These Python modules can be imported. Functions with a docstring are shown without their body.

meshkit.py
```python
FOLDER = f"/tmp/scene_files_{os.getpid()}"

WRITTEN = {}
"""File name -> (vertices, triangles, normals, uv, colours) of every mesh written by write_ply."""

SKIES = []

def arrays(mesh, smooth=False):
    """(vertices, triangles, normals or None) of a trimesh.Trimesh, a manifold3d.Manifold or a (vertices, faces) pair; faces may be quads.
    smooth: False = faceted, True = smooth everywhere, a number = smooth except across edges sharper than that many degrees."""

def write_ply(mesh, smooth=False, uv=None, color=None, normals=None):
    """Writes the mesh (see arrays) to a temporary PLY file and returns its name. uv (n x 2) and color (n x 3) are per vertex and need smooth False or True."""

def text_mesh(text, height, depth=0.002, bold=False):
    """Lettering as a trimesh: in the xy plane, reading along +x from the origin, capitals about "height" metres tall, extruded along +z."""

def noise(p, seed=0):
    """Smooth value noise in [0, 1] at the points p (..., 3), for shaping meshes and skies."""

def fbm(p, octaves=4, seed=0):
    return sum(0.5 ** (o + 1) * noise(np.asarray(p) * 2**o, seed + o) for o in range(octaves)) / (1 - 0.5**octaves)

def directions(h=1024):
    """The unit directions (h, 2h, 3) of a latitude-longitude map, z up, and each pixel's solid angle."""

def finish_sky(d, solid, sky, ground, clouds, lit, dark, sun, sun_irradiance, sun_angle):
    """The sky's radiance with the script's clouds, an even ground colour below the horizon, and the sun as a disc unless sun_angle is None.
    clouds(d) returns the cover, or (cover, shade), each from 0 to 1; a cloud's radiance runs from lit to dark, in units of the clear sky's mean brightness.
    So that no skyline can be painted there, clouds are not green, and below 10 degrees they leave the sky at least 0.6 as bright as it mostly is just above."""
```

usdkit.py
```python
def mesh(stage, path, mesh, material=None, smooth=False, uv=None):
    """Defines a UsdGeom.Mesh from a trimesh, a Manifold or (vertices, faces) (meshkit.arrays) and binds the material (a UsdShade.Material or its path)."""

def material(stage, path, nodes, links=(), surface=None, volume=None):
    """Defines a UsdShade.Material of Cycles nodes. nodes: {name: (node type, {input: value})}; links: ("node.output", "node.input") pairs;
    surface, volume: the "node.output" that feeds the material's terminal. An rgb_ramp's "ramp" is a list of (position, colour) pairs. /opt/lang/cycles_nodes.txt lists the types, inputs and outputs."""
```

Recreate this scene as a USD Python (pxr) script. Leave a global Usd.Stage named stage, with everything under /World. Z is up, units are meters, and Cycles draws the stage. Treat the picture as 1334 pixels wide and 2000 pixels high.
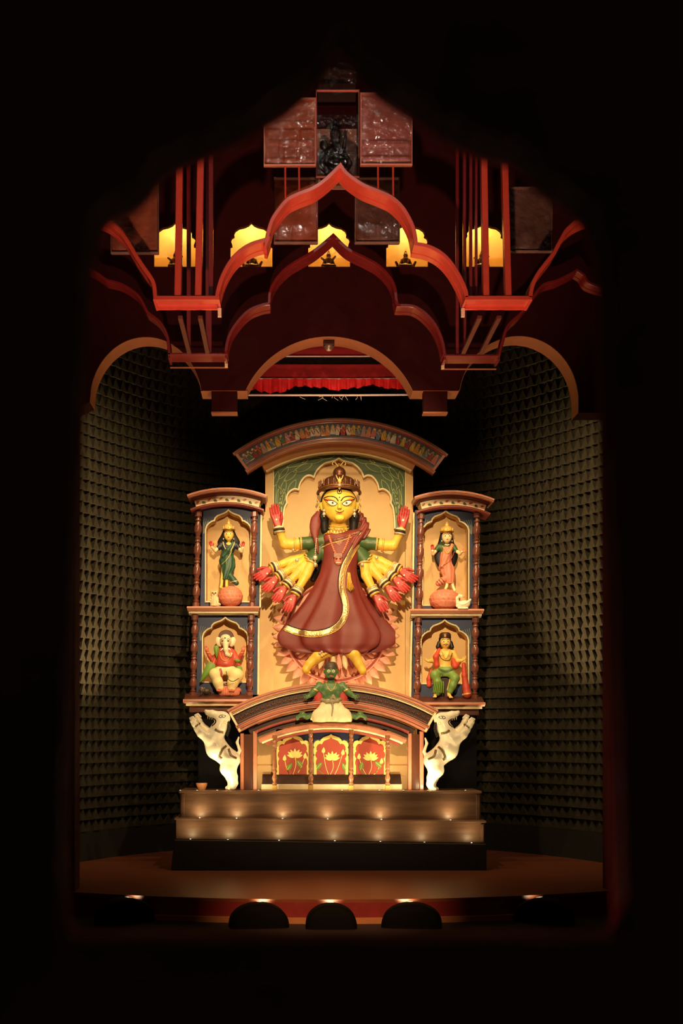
import math, random, numpy as np, trimesh, shapely, usdkit, meshkit
from shapely.geometry import Polygon, LineString, Point, box as sbox
from shapely.ops import unary_union
from shapely import affinity
from scipy.spatial import Delaunay
from pxr import Usd, UsdGeom, UsdLux, UsdShade, Sdf, Gf, Vt

# ------------------------------------------------------------------ camera, lights, exposure
stage = Usd.Stage.CreateInMemory()
UsdGeom.SetStageUpAxis(stage, UsdGeom.Tokens.z)
UsdGeom.SetStageMetersPerUnit(stage, 1.0)
UsdGeom.Xform.Define(stage, '/World')
UsdGeom.Scope.Define(stage, '/World/Looks')
F, VX, VY, EYE = 2500.0, 560.0, 1430.0, 1.53      # focal length and vanishing point in pixels of the 1334 x 2000 frame; eye height over the stage
cam = UsdGeom.Camera.Define(stage, '/World/camera')
HA = 24.0
cam.CreateHorizontalApertureAttr(HA)
cam.CreateVerticalApertureAttr(HA * 2000 / 1334)
cam.CreateFocalLengthAttr(F / 1334 * HA)
cam.CreateHorizontalApertureOffsetAttr((667 - VX) / 1334 * HA)
cam.CreateVerticalApertureOffsetAttr((VY - 1000) / 1334 * HA)
cam.CreateClippingRangeAttr(Gf.Vec2f(0.05, 100))
cam.CreateFStopAttr(3.6)
cam.CreateFocusDistanceAttr(14.6)
cam.CreateExposureAttr(0.0)
cam.AddTranslateOp().Set(Gf.Vec3d(0, 0, EYE))
cam.AddRotateXOp().Set(90)

WARM = (1.0, 0.70, 0.36)

def lamp(name, pos, target, radius, power, color=WARM, cone=None, soft=1.0):
    """A lamp aimed at a point: a spot with a beam of half angle cone, or a bare disc."""
    L = (UsdLux.SphereLight if cone else UsdLux.DiskLight).Define(stage, '/World/' + name)
    L.CreateRadiusAttr(radius)
    L.CreateIntensityAttr(power)
    L.CreateColorAttr(Gf.Vec3f(*color))
    z = np.subtract(pos, target).astype(float); z /= np.linalg.norm(z)
    x = np.cross([0, 0, 1.0001], z) if abs(z[2]) < 0.999 else np.array([1.0, 0, 0]); x /= np.linalg.norm(x)
    y = np.cross(z, x)
    m = Gf.Matrix4d(*x, 0, *y, 0, *z, 0, *map(float, pos), 1)
    UsdGeom.Xformable(L).AddTransformOp().Set(m)
    if cone:
        sh = UsdLux.ShapingAPI.Apply(L.GetPrim())
        sh.CreateShapingConeAngleAttr(cone)
        sh.CreateShapingConeSoftnessAttr(soft)
    return L

# front-of-house spot under the hall ceiling, shining through the middle arch on to the shrine
lamp('front_spot_light', (0.4, 6.0, 5.45), (0.56, 15.0, 2.8), 0.06, 23500, WARM, 13.6, 0.7)
lamp('front_spot_light_low', (0.6, 6.0, 5.55), (0.42, 11.8, 0.0), 0.05, 26000, (1.0, 0.52, 0.24), 9, 1.0)
# spots fixed behind the hanging red wall, above the arches
lamp('spot_light_cross_left', (-1.0, 12.95, 5.6), (0.75, 15.1, 2.2), 0.05, 1500, WARM, 33)
lamp('spot_light_cross_right', (2.15, 12.95, 5.6), (0.4, 15.1, 2.2), 0.05, 1500, WARM, 33)
lamp('spot_light_centre', (0.55, 12.95, 5.6), (0.57, 15.1, 2.2), 0.05, 2000, WARM, 52)
lamp('spot_light_wash_left', (-1.0, 13.2, 5.75), (-2.5, 15.3, 3.3), 0.05, 2400, WARM, 48)
lamp('spot_light_wash_right', (2.3, 13.2, 5.75), (3.6, 15.2, 3.3), 0.05, 2400, WARM, 48)
# narrow uplights on the two ends of the dais, washing the foam
lamp('foam_wash_left', (-1.24, 14.5, 0.93), (-2.6, 15.3, 3.7), 0.03, 19000, WARM, 27)
lamp('foam_wash_right', (2.24, 14.5, 0.92), (3.65, 15.3, 3.8), 0.03, 19000, WARM, 27)
# lamps tucked behind the crown of the canopy, lighting the lotus and the hem from below
lamp('canopy_uplight_left', (-0.02, 14.93, 1.84), (0.2, 15.2, 2.6), 0.03, 300)
lamp('canopy_uplight_right', (1.10, 14.93, 1.84), (0.9, 15.2, 2.6), 0.03, 300)
# small white ceiling lamp glancing off the clear film
lamp('ceiling_lamp', (0.5, 5.0, 7.7), (0.35, 10.4, 5.6), 0.025, 4200, (1.0, 0.85, 0.72), 16)
# red and rosy floods on the hall floor, out of sight below the sill, washing the hanging arches
lamp('red_flood_light', (0.3, 9.95, -0.18), (0.3, 10.25, 5.0), 0.10, 1700, (1.0, 0.52, 0.34), 36)
lamp('front_flood_light', (0.1, 3.0, -0.15), (0.35, 10.6, 5.6), 0.10, 5200, (1.0, 0.50, 0.36), 17)
lamp('red_glow_lamp', (-0.5, 1.75, 0.95), (0.28, 1.1, 1.25), 0.04, 110, (1.0, 0.12, 0.09), 26)
lamp('sill_glow_lamp', (0.25, 1.55, 2.45), (0.05, 1.12, 1.36), 0.03, 40, (1.0, 0.16, 0.10), 24)
FLOOD_POWER = 260      # the hooded floodlights at the foot of the stage (built below)
world = UsdLux.DomeLight.Define(stage, '/World/sky')
world.CreateIntensityAttr(0.012)
world.CreateColorAttr(Gf.Vec3f(1, 0.6, 0.4))

# ------------------------------------------------------------------ materials
def lin(c):
    c = np.asarray(c, float)
    if c.max() > 1: c = c / 255
    return tuple(np.where(c < 0.04045, c / 12.92, ((c + 0.055) / 1.055) ** 2.4))
LOOK = {}
def mat(name, rgb, rough=0.5, metal=0.0, var=0.12, scale=9.0, bump=0.0, bscale=60.0, coat=0.0, spec=0.5, stretch=(1, 1, 1), sheen=0.0):
    if name in LOOK: return LOOK[name]
    c = np.array(lin(rgb))
    n = {'g': ('geometry', {}), 'm': ('mapping', {'scale': tuple(stretch)}),
         'n': ('noise_texture', {'scale': scale, 'detail': 5.0, 'roughness': 0.6}),
         'r': ('rgb_ramp', {'ramp': [(0.25, tuple(c * (1 - var))), (0.5, tuple(c)), (0.75, tuple(np.clip(c * (1 + var), 0, 1)))]}),
         'p': ('principled_bsdf', {'roughness': rough, 'metallic': metal, 'coat_weight': coat, 'specular_ior_level': spec, 'coat_roughness': 0.15})}
    l = [('g.position', 'm.vector'), ('m.vector', 'n.vector'), ('n.fac', 'r.fac'), ('r.color', 'p.base_color')]
    if bump:
        n['bn'] = ('noise_texture', {'scale': bscale, 'detail': 4.0}); n['b'] = ('bump', {'strength': bump, 'distance': 0.01})
        l += [('m.vector', 'bn.vector'), ('bn.fac', 'b.height'), ('b.normal', 'p.normal')]
    LOOK[name] = usdkit.material(stage, '/World/Looks/' + name, n, l, surface='p.BSDF')
    return LOOK[name]
def emit(name, rgb, strength):
    if name not in LOOK:
        LOOK[name] = usdkit.material(stage, '/World/Looks/' + name, {'e': ('emission', {'color': tuple(rgb), 'strength': strength})}, [], surface='e.emission')
    return LOOK[name]
def vertex_paint(name, rough=0.42, coat=0.0, bump=0.15):
    n = {'a': ('attribute', {'attribute': 'paint'}), 'g': ('geometry', {}), 'n': ('noise_texture', {'scale': 14.0, 'detail': 6.0}),
         'r': ('map_range', {'from_min': 0.3, 'from_max': 0.7, 'to_min': 0.85, 'to_max': 1.1}), 'v': ('vector_math', {'math_type': 'scale'}),
         'p': ('principled_bsdf', {'roughness': rough, 'coat_weight': coat, 'coat_roughness': 0.2}),
         'bn': ('noise_texture', {'scale': 70.0, 'detail': 3.0}), 'b': ('bump', {'strength': bump, 'distance': 0.006})}
    l = [('g.position', 'n.vector'), ('n.fac', 'r.value'), ('a.color', 'v.vector1'), ('r.result', 'v.scale'), ('v.vector', 'p.base_color'),
         ('g.position', 'bn.vector'), ('bn.fac', 'b.height'), ('b.normal', 'p.normal')]
    LOOK[name] = usdkit.material(stage, '/World/Looks/' + name, n, l, surface='p.BSDF')
    return LOOK[name]
PAINT = vertex_paint('painted_plaster')
PRINT = vertex_paint('painted_print', rough=0.6, bump=0.05)
RED_WALL = mat('red_wall_paint', (50, 9, 7), 0.8, var=0.25, scale=5, bump=0.2, bscale=35, spec=0.15)
PLY = mat('plywood_edge', (172, 112, 66), 0.7, var=0.15, scale=5)
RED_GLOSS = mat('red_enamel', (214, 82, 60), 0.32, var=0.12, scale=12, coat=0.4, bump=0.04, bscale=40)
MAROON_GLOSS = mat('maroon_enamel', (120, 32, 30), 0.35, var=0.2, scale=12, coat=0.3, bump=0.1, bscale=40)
CREAM = mat('cream_paint', (224, 184, 122), 0.55, var=0.1, scale=2.5, bump=0.08, bscale=12)
PALE = mat('pale_trim_paint', (245, 226, 178), 0.45, var=0.08)
PINK = mat('salmon_paint', (198, 130, 102), 0.42, var=0.12, scale=14, coat=0.2)
ROSE = mat('rose_red_paint', (172, 82, 72), 0.42, var=0.15, scale=14, coat=0.2)
BROWN = mat('brown_paint', (96, 52, 36), 0.45, var=0.2, scale=12)
DARK_BROWN = mat('dark_brown_paint', (52, 30, 24), 0.5, var=0.2)
WALNUT = mat('walnut_varnish', (124, 70, 56), 0.3, var=0.3, scale=20, coat=0.5, stretch=(1, 1, 0.25), bump=0.15, bscale=45)
NAVY = mat('navy_paint', (44, 56, 92), 0.55, var=0.15)
GREEN = mat('leaf_green_paint', (78, 100, 62), 0.6, var=0.15)
LINE_GREEN = mat('pale_green_line', (176, 188, 132), 0.6, var=0.1)
GOLD = mat('gold_leaf', (214, 160, 70), 0.32, metal=0.85, var=0.2, scale=30, bump=0.2, bscale=120)
GILT = mat('gilt_paint', (236, 190, 104), 0.4, metal=0.25, var=0.15, scale=30)
COPPER = mat('copper_gilt', (112, 70, 50), 0.33, metal=0.55, var=0.3, scale=40, bump=0.3, bscale=90)
SILVER = mat('silver_paint', (206, 190, 158), 0.35, metal=0.4, var=0.2, scale=40)
BLACK_CLOTH = mat('black_cloth', (13, 11, 11), 0.9, var=0.2, spec=0.2)
HAIR = mat('black_hair', (24, 18, 17), 0.5, var=0.3, scale=60, stretch=(6, 6, 1))
MAROON_SILK = mat('maroon_silk', (124, 46, 40), 0.5, var=0.1, scale=5, bump=0.12, bscale=150)
FOAM = mat('acoustic_foam', (64, 58, 44), 0.85, var=0.35, scale=16, bump=0.4, bscale=120, spec=0.25)
PLINTH = mat('dark_plinth_paint', (40, 36, 34), 0.8, var=0.2)
STAGE = mat('stage_boards', (122, 66, 40), 0.38, var=0.25, scale=7, stretch=(0.3, 3, 1), bump=0.1)
STEP = mat('step_laminate', (128, 94, 70), 0.42, var=0.3, scale=6, stretch=(0.35, 1, 3.5), bump=0.12, bscale=10)
STEP_BASE = mat('black_stained_wood', (26, 20, 19), 0.6, var=0.2)
WHITE_ROD = mat('white_rod', (220, 206, 190), 0.5, var=0.1)
RED_CLOTH = mat('red_cloth', (150, 24, 24), 0.8, var=0.2, scale=8)
LOTUS = mat('lotus_pink', (240, 168, 142), 0.5, var=0.16, scale=16, bump=0.15)
TERRA = mat('terracotta_relief', (176, 96, 62), 0.6, var=0.25, scale=9, bump=0.2, bscale=25)
ROSY = mat('rosy_relief', (176, 100, 86), 0.55, var=0.25, scale=8, bump=0.2, bscale=25)
DUSK = mat('dusky_relief', (112, 82, 68), 0.55, var=0.35, scale=10, bump=0.2, bscale=25)
DARK_STONE = mat('dark_stone', (34, 22, 19), 0.4, var=0.3)
NEAR_WALL = mat('near_wall_paint', (38, 24, 18), 0.9, var=0.3, scale=3)
JAMB = mat('jamb_red_paint', (150, 40, 30), 0.7, var=0.2)
DARK_ROOM = mat('dark_hall_paint', (30, 16, 13), 0.9, var=0.2)
BRONZE = mat('dark_bronze', (92, 64, 40), 0.35, metal=0.6, var=0.3)
LOTUS_BOARD = mat('vermilion_board', (170, 68, 46), 0.55, var=0.12, scale=4)
YELLOW_PAINT = mat('primrose_paint', (246, 226, 130), 0.5, var=0.06)
LEAF_PAINT = mat('bright_leaf_paint', (112, 150, 52), 0.5, var=0.15)
LAMP_GLASS = emit('led_lens', (1.0, 0.82, 0.56), 5.0)
LAMP_BODY = mat('lamp_body', (150, 130, 104), 0.4, metal=0.6)
LOOK['plastic_film'] = FILM = usdkit.material(stage, '/World/Looks/plastic_film', {
    't': ('transparent_bsdf', {'color': (0.95, 0.94, 0.93)}), 'g': ('glossy_bsdf', {'roughness': 0.06, 'color': (1, 1, 1), 'distribution': 'ggx'}),
    'x': ('mix_closure', {'fac': 0.16}), 'p': ('geometry', {}), 'n': ('noise_texture', {'scale': 9.0, 'detail': 5.0, 'distortion': 1.2}),
    'b': ('bump', {'strength': 0.8, 'distance': 0.03})},
    [('p.position', 'n.vector'), ('n.fac', 'b.height'), ('b.normal', 'g.normal'), ('t.BSDF', 'x.closure1'), ('g.BSDF', 'x.closure2')], surface='x.closure')

# ------------------------------------------------------------------ objects: everything is modelled in pixels of a facing plane (x right, y down, q towards the viewer) and placed at that plane's distance Y
USED = {}
def numbered(parent, name):
    k = USED.get((parent, name), 0); USED[(parent, name)] = k + 1
    return parent + '/' + (name if k == 0 else '%s_%03d' % (name, k))
def tag(prim, label=None, cat=None, group=None, kind=None):
    for k, v in (('label', label), ('category', cat), ('group', group), ('kind', kind)):
        if v: prim.SetCustomDataByKey(k, v)
def to_world(v, Y):
    v = np.asarray(v, float); k = Y / F
    return np.stack([(v[:, 0] - VX) * k, Y - v[:, 2] * k, EYE - (v[:, 1] - VY) * k], 1)
def vf(m):
    if isinstance(m, trimesh.Trimesh): return np.array(m.vertices), np.array(m.faces)
    v, f = np.asarray(m[0], float), np.asarray(m[1], int)
    if f.shape[1] == 4: f = np.vstack([f[:, [0, 1, 2]], f[:, [0, 2, 3]]])
    return v, f
def join(ms):
    vs, fs, o = [], [], 0
    for m in ms:
        v, f = vf(m); vs.append(v); fs.append(f + o); o += len(v)
    return np.vstack(vs), np.vstack(fs)
def define(path, v, f, material, smooth=30, paint=None, doubled=False):
    """One Mesh prim from world-space vertices; the faces are turned outwards."""
    n = np.cross(v[f[:, 1]] - v[f[:, 0]], v[f[:, 2]] - v[f[:, 0]]); s = n.sum(0); c = v - v.mean(0)
    if np.linalg.norm(s) > 0.2 * np.linalg.norm(n, axis=1).sum(): f = f[:, ::-1] if s[1] > 0 else f      # an open sheet faces the hall
    elif np.einsum('ij,ij->i', c[f[:, 0]], np.cross(c[f[:, 1]], c[f[:, 2]])).sum() < 0: f = f[:, ::-1]
    if paint is not None: smooth = True if smooth else False
    m = usdkit.mesh(stage, path, (v, f), material, smooth=smooth)
    if paint is not None:
        pv = UsdGeom.PrimvarsAPI(m).CreatePrimvar('paint', Sdf.ValueTypeNames.Color3fArray, 'vertex')
        pv.Set(Vt.Vec3fArray.FromNumpy(np.asarray(paint, np.float32)))
    return m.GetPrim()
class Thing:
    """An Xform at the thing's base; its children are the parts."""
    def __init__(s, name, label, cat, base, Y, group=None, kind=None):
        s.Y = Y; s.path = numbered('/World', name)
        s.o = to_world([base if len(base) == 3 else (*base, 0)], Y)[0]
        x = UsdGeom.Xform.Define(stage, s.path); x.AddTranslateOp().Set(Gf.Vec3d(*s.o)); s.prim = x.GetPrim()
        tag(s.prim, label, cat, group, kind)
    def add(s, name, m, material, smooth=30, parent=None, label=None, paint=None, kind=None):
        v, f = vf(m)
        p = define(numbered(parent.GetPath().pathString if parent else s.path, name), to_world(v, s.Y) - s.o, f, material, smooth, paint)
        tag(p, label, kind=kind)
        return p
def single(name, label, cat, m, Y, material, smooth=30, group=None, kind=None, paint=None):
    """A thing (or a piece of the setting) that is one mesh."""
    v, f = vf(m)
    p = define(numbered('/World', name), to_world(v, Y), f, material, smooth, paint)
    tag(p, label, cat, group, kind)
    return p
def again(src, name, offset, label, group=None):
    """A copy of a thing with all its parts, moved by offset (world)."""
    x = UsdGeom.Xform.Define(stage, numbered('/World', name))
    x.GetPrim().GetReferences().AddInternalReference(src.prim.GetPath())
    x.GetPrim().SetInstanceable(True)
    UsdGeom.XformCommonAPI(x).SetTranslate(Gf.Vec3d(*(src.o + offset)))
    d = src.prim.GetCustomData()
    tag(x.GetPrim(), label, d['category'], group or d.get('group'))

# ------------------------------------------------------------------ shapes
def polys(g):
    return [p for p in (g.geoms if hasattr(g, 'geoms') else [g]) if isinstance(p, Polygon) and p.area > 1e-6]
def ext(g, q0, q1):
    """A plane shape given thickness from q0 to q1."""
    out = []
    for p in polys(g):
        m = trimesh.creation.extrude_polygon(p, abs(q1 - q0), engine='earcut')
        m.apply_translation([0, 0, min(q0, q1)]); out.append(m)
    return join(out)
def bev(g, q0, q1, b=1.0):
    """The same with a chamfered front edge."""
    return join([ext(g, q0, q1 - b), tapered(g, q1 - b, q1, b)])
def tapered(g, q0, q1, b):
    out = []
    for p in polys(g):
        p = shapely.segmentize(p, 4.0)
        for ring, s in [(p.exterior, 1)] + [(r, -1) for r in p.interiors]:
            c = np.array(ring.coords)[:-1]
            if (shapely.LinearRing(c).is_ccw) != (s > 0): c = c[::-1]
            d = np.roll(c, -1, 0) - np.roll(c, 1, 0); d /= np.linalg.norm(d, axis=1, keepdims=True) + 1e-9
            n = np.stack([-d[:, 1], d[:, 0]], 1); m = len(c); i = np.arange(m); j = (i + 1) % m
            v = np.vstack([np.c_[c, np.full(m, q0)], np.c_[c + n * b, np.full(m, q1)]])
            out.append((v, np.vstack([np.stack([i, j, j + m], 1), np.stack([i, j + m, i + m], 1)])))
        inner = p.buffer(-b, join_style=2)
        if not inner.is_empty:
            for q in polys(inner):
                v2, f2 = trimesh.creation.triangulate_polygon(q, engine='earcut')
                out.append((np.c_[v2, np.full(len(v2), q1)], f2))
    return join(out)
def bx(x0, x1, y0, y1, q0, q1, b=0.0):
    p = sbox(min(x0, x1), min(y0, y1), max(x0, x1), max(y0, y1))
    return bev(p, q0, q1, b) if b else ext(p, q0, q1)
def arc_mold(c, prof, a0, a1, n=48):
    """A moulding: the closed profile [(r, q)] swept round the centre c from angle a0 to a1 (degrees from straight up, clockwise)."""
    pr = np.array(prof, float); a = np.radians(np.linspace(a0, a1, n)); m = len(pr)
    v = np.stack([c[0] + pr[None, :, 0] * np.sin(a)[:, None], c[1] - pr[None, :, 0] * np.cos(a)[:, None], np.broadcast_to(pr[None, :, 1], (n, m))], -1).reshape(-1, 3)
    i = np.arange((n - 1))[:, None] * m; k = np.arange(m)[None]; k2 = (k + 1) % m
    f = np.concatenate([np.stack([i + k, i + k2, i + m + k2], -1).reshape(-1, 3), np.stack([i + k, i + m + k2, i + m + k], -1).reshape(-1, 3)])
    v2, t = trimesh.creation.triangulate_polygon(Polygon(pr), engine='earcut')
    idx = np.array([np.argmin(((pr - p) ** 2).sum(1)) for p in v2]); t = idx[t]
    cap0, cap1 = t, t[:, ::-1] + (n - 1) * m
    f = np.vstack([f, cap0, cap1])
    tm = trimesh.Trimesh(v, f, process=False); tm.fix_normals()
    return np.array(tm.vertices), np.array(tm.faces)
def line_mold(x0, x1, prof, xs0=0.0, xs1=0.0):
    """A straight moulding along x: profile [(y, q)]; ends mitred by xs per unit of q."""
    pr = np.array(prof, float); m = len(pr)
    v = np.vstack([np.c_[x0 - xs0 * pr[:, 1], pr], np.c_[x1 + xs1 * pr[:, 1], pr]])
    k = np.arange(m); k2 = (k + 1) % m
    f = np.vstack([np.stack([k, k2, k2 + m], 1), np.stack([k, k2 + m, k + m], 1)])
    v2, t = trimesh.creation.triangulate_polygon(Polygon(pr), engine='earcut')
    idx = np.array([np.argmin(((pr - p) ** 2).sum(1)) for p in v2]); t = idx[t]
    tm = trimesh.Trimesh(v, np.vstack([f, t, t[:, ::-1] + m]), process=False); tm.fix_normals()
    return np.array(tm.vertices), np.array(tm.faces)
def lathe(x, q, prof, n=20, lean=0.0, sq=None):
    """A turned post: prof [(y, r)] from top to bottom about a vertical axis at (x, q); lean shifts x per unit of y."""
    pr = np.array(prof, float); m = len(pr); t = np.arange(n) / n * 2 * np.pi + (np.pi / n)
    y0 = pr[:, 0].mean()
    v = np.stack([x + lean * (pr[:, :1] - y0) + pr[:, 1:] * np.cos(t), np.broadcast_to(pr[:, :1], (m, n)), q + pr[:, 1:] * np.sin(t)], -1).reshape(-1, 3)
    i = (np.arange(m - 1) * n)[:, None]; k = np.arange(n)[None]; k2 = (k + 1) % n
    f = np.concatenate([np.stack([i + k, i + n + k2, i + k2], -1).reshape(-1, 3), np.stack([i + k, i + n + k, i + n + k2], -1).reshape(-1, 3)])
    top, bot = len(v), len(v) + 1
    v = np.vstack([v, [x + lean * (pr[0, 0] - y0), pr[0, 0], q], [x + lean * (pr[-1, 0] - y0), pr[-1, 0], q]])
    k = np.arange(n); b = (m - 1) * n
    f = np.vstack([f, np.stack([k, (k + 1) % n, np.full(n, top)], 1), np.stack([b + (k + 1) % n, b + k, np.full(n, bot)], 1)])
    return v, f
def tube(path, r, n=8, closed=False):
    """A round bar along a path; r is one radius or one for each point."""
    p = np.asarray(path, float); m = len(p); r = np.broadcast_to(np.asarray(r, float), m)
    d = (np.roll(p, -1, 0) - np.roll(p, 1, 0)) if closed else np.gradient(p, axis=0)
    d /= np.linalg.norm(d, axis=1, keepdims=True) + 1e-9
    ref = np.array([0.0, 0, 1]) if abs(d[:, 2]).mean() < 0.8 else np.array([1.0, 0, 0])
    a = np.cross(d, ref); a /= np.linalg.norm(a, axis=1, keepdims=True) + 1e-9
    b = np.cross(d, a); t = np.arange(n) / n * 2 * np.pi
    v = (p[:, None] + r[:, None, None] * (a[:, None] * np.cos(t)[None, :, None] + b[:, None] * np.sin(t)[None, :, None])).reshape(-1, 3)
    rows = m if closed else m - 1
    i = (np.arange(rows) * n)[:, None]; j = ((np.arange(rows) + 1) % m * n)[:, None]; k = np.arange(n)[None]; k2 = (k + 1) % n
    f = np.concatenate([np.stack([i + k, i + k2, j + k2], -1).reshape(-1, 3), np.stack([i + k, j + k2, j + k], -1).reshape(-1, 3)])
    if not closed:
        v = np.vstack([v, p[0], p[-1]]); e = len(v); k = np.arange(n); b0 = (m - 1) * n
        f = np.vstack([f, np.stack([(k + 1) % n, k, np.full(n, e - 2)], 1), np.stack([b0 + k, b0 + (k + 1) % n, np.full(n, e - 1)], 1)])
    return v, f
BALL = trimesh.creation.icosphere(subdivisions=1)
BALL2 = trimesh.creation.icosphere(subdivisions=3)
def ball(c, r, fine=False):
    b = BALL2 if fine else BALL
    return np.array(b.vertices) * np.broadcast_to(r, 3) + np.asarray(c, float), np.array(b.faces)
def cr(pts, n=8, closed=False):
    """Catmull-Rom curve through the points."""
    p = np.asarray(pts, float)
    q = np.vstack([p[-1], p, p[:2]]) if closed else np.vstack([2 * p[0] - p[1], p, 2 * p[-1] - p[-2]])
    out = []
    for i in range(len(q) - 3):
        t = np.linspace(0, 1, n, endpoint=False)[:, None]; a, b, c, d = q[i:i + 4]
        out.append(0.5 * (2 * b + (c - a) * t + (2 * a - 5 * b + 4 * c - d) * t ** 2 + (3 * b - a - 3 * c + d) * t ** 3))
    r = np.vstack(out)
    return r if closed else np.vstack([r, p[-1:]])
def cusped(*runs, n=6):
    """Runs of points joined at cusps, each run smooth."""
    return np.vstack([cr(r, n) for r in runs])
def band(path, w, cap=2, join_style=1):
    return LineString(path).buffer(w / 2, cap_style=cap, join_style=join_style)
def petal_outline(c, ang, length, width, tip=0.75, n=9):
    """A pointed petal from c in direction ang (degrees from up, clockwise)."""
    t = np.linspace(0, 1, n); w = width / 2 * np.sin(np.pi * t ** tip) ** 0.9
    a = math.radians(ang); u = np.array([math.sin(a), -math.cos(a)]); s = np.array([u[1], -u[0]])
    l = np.array(c) + u * (t * length)[:, None]
    return np.vstack([l + s * w[:, None], (l - s * w[:, None])[::-1]])

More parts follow.
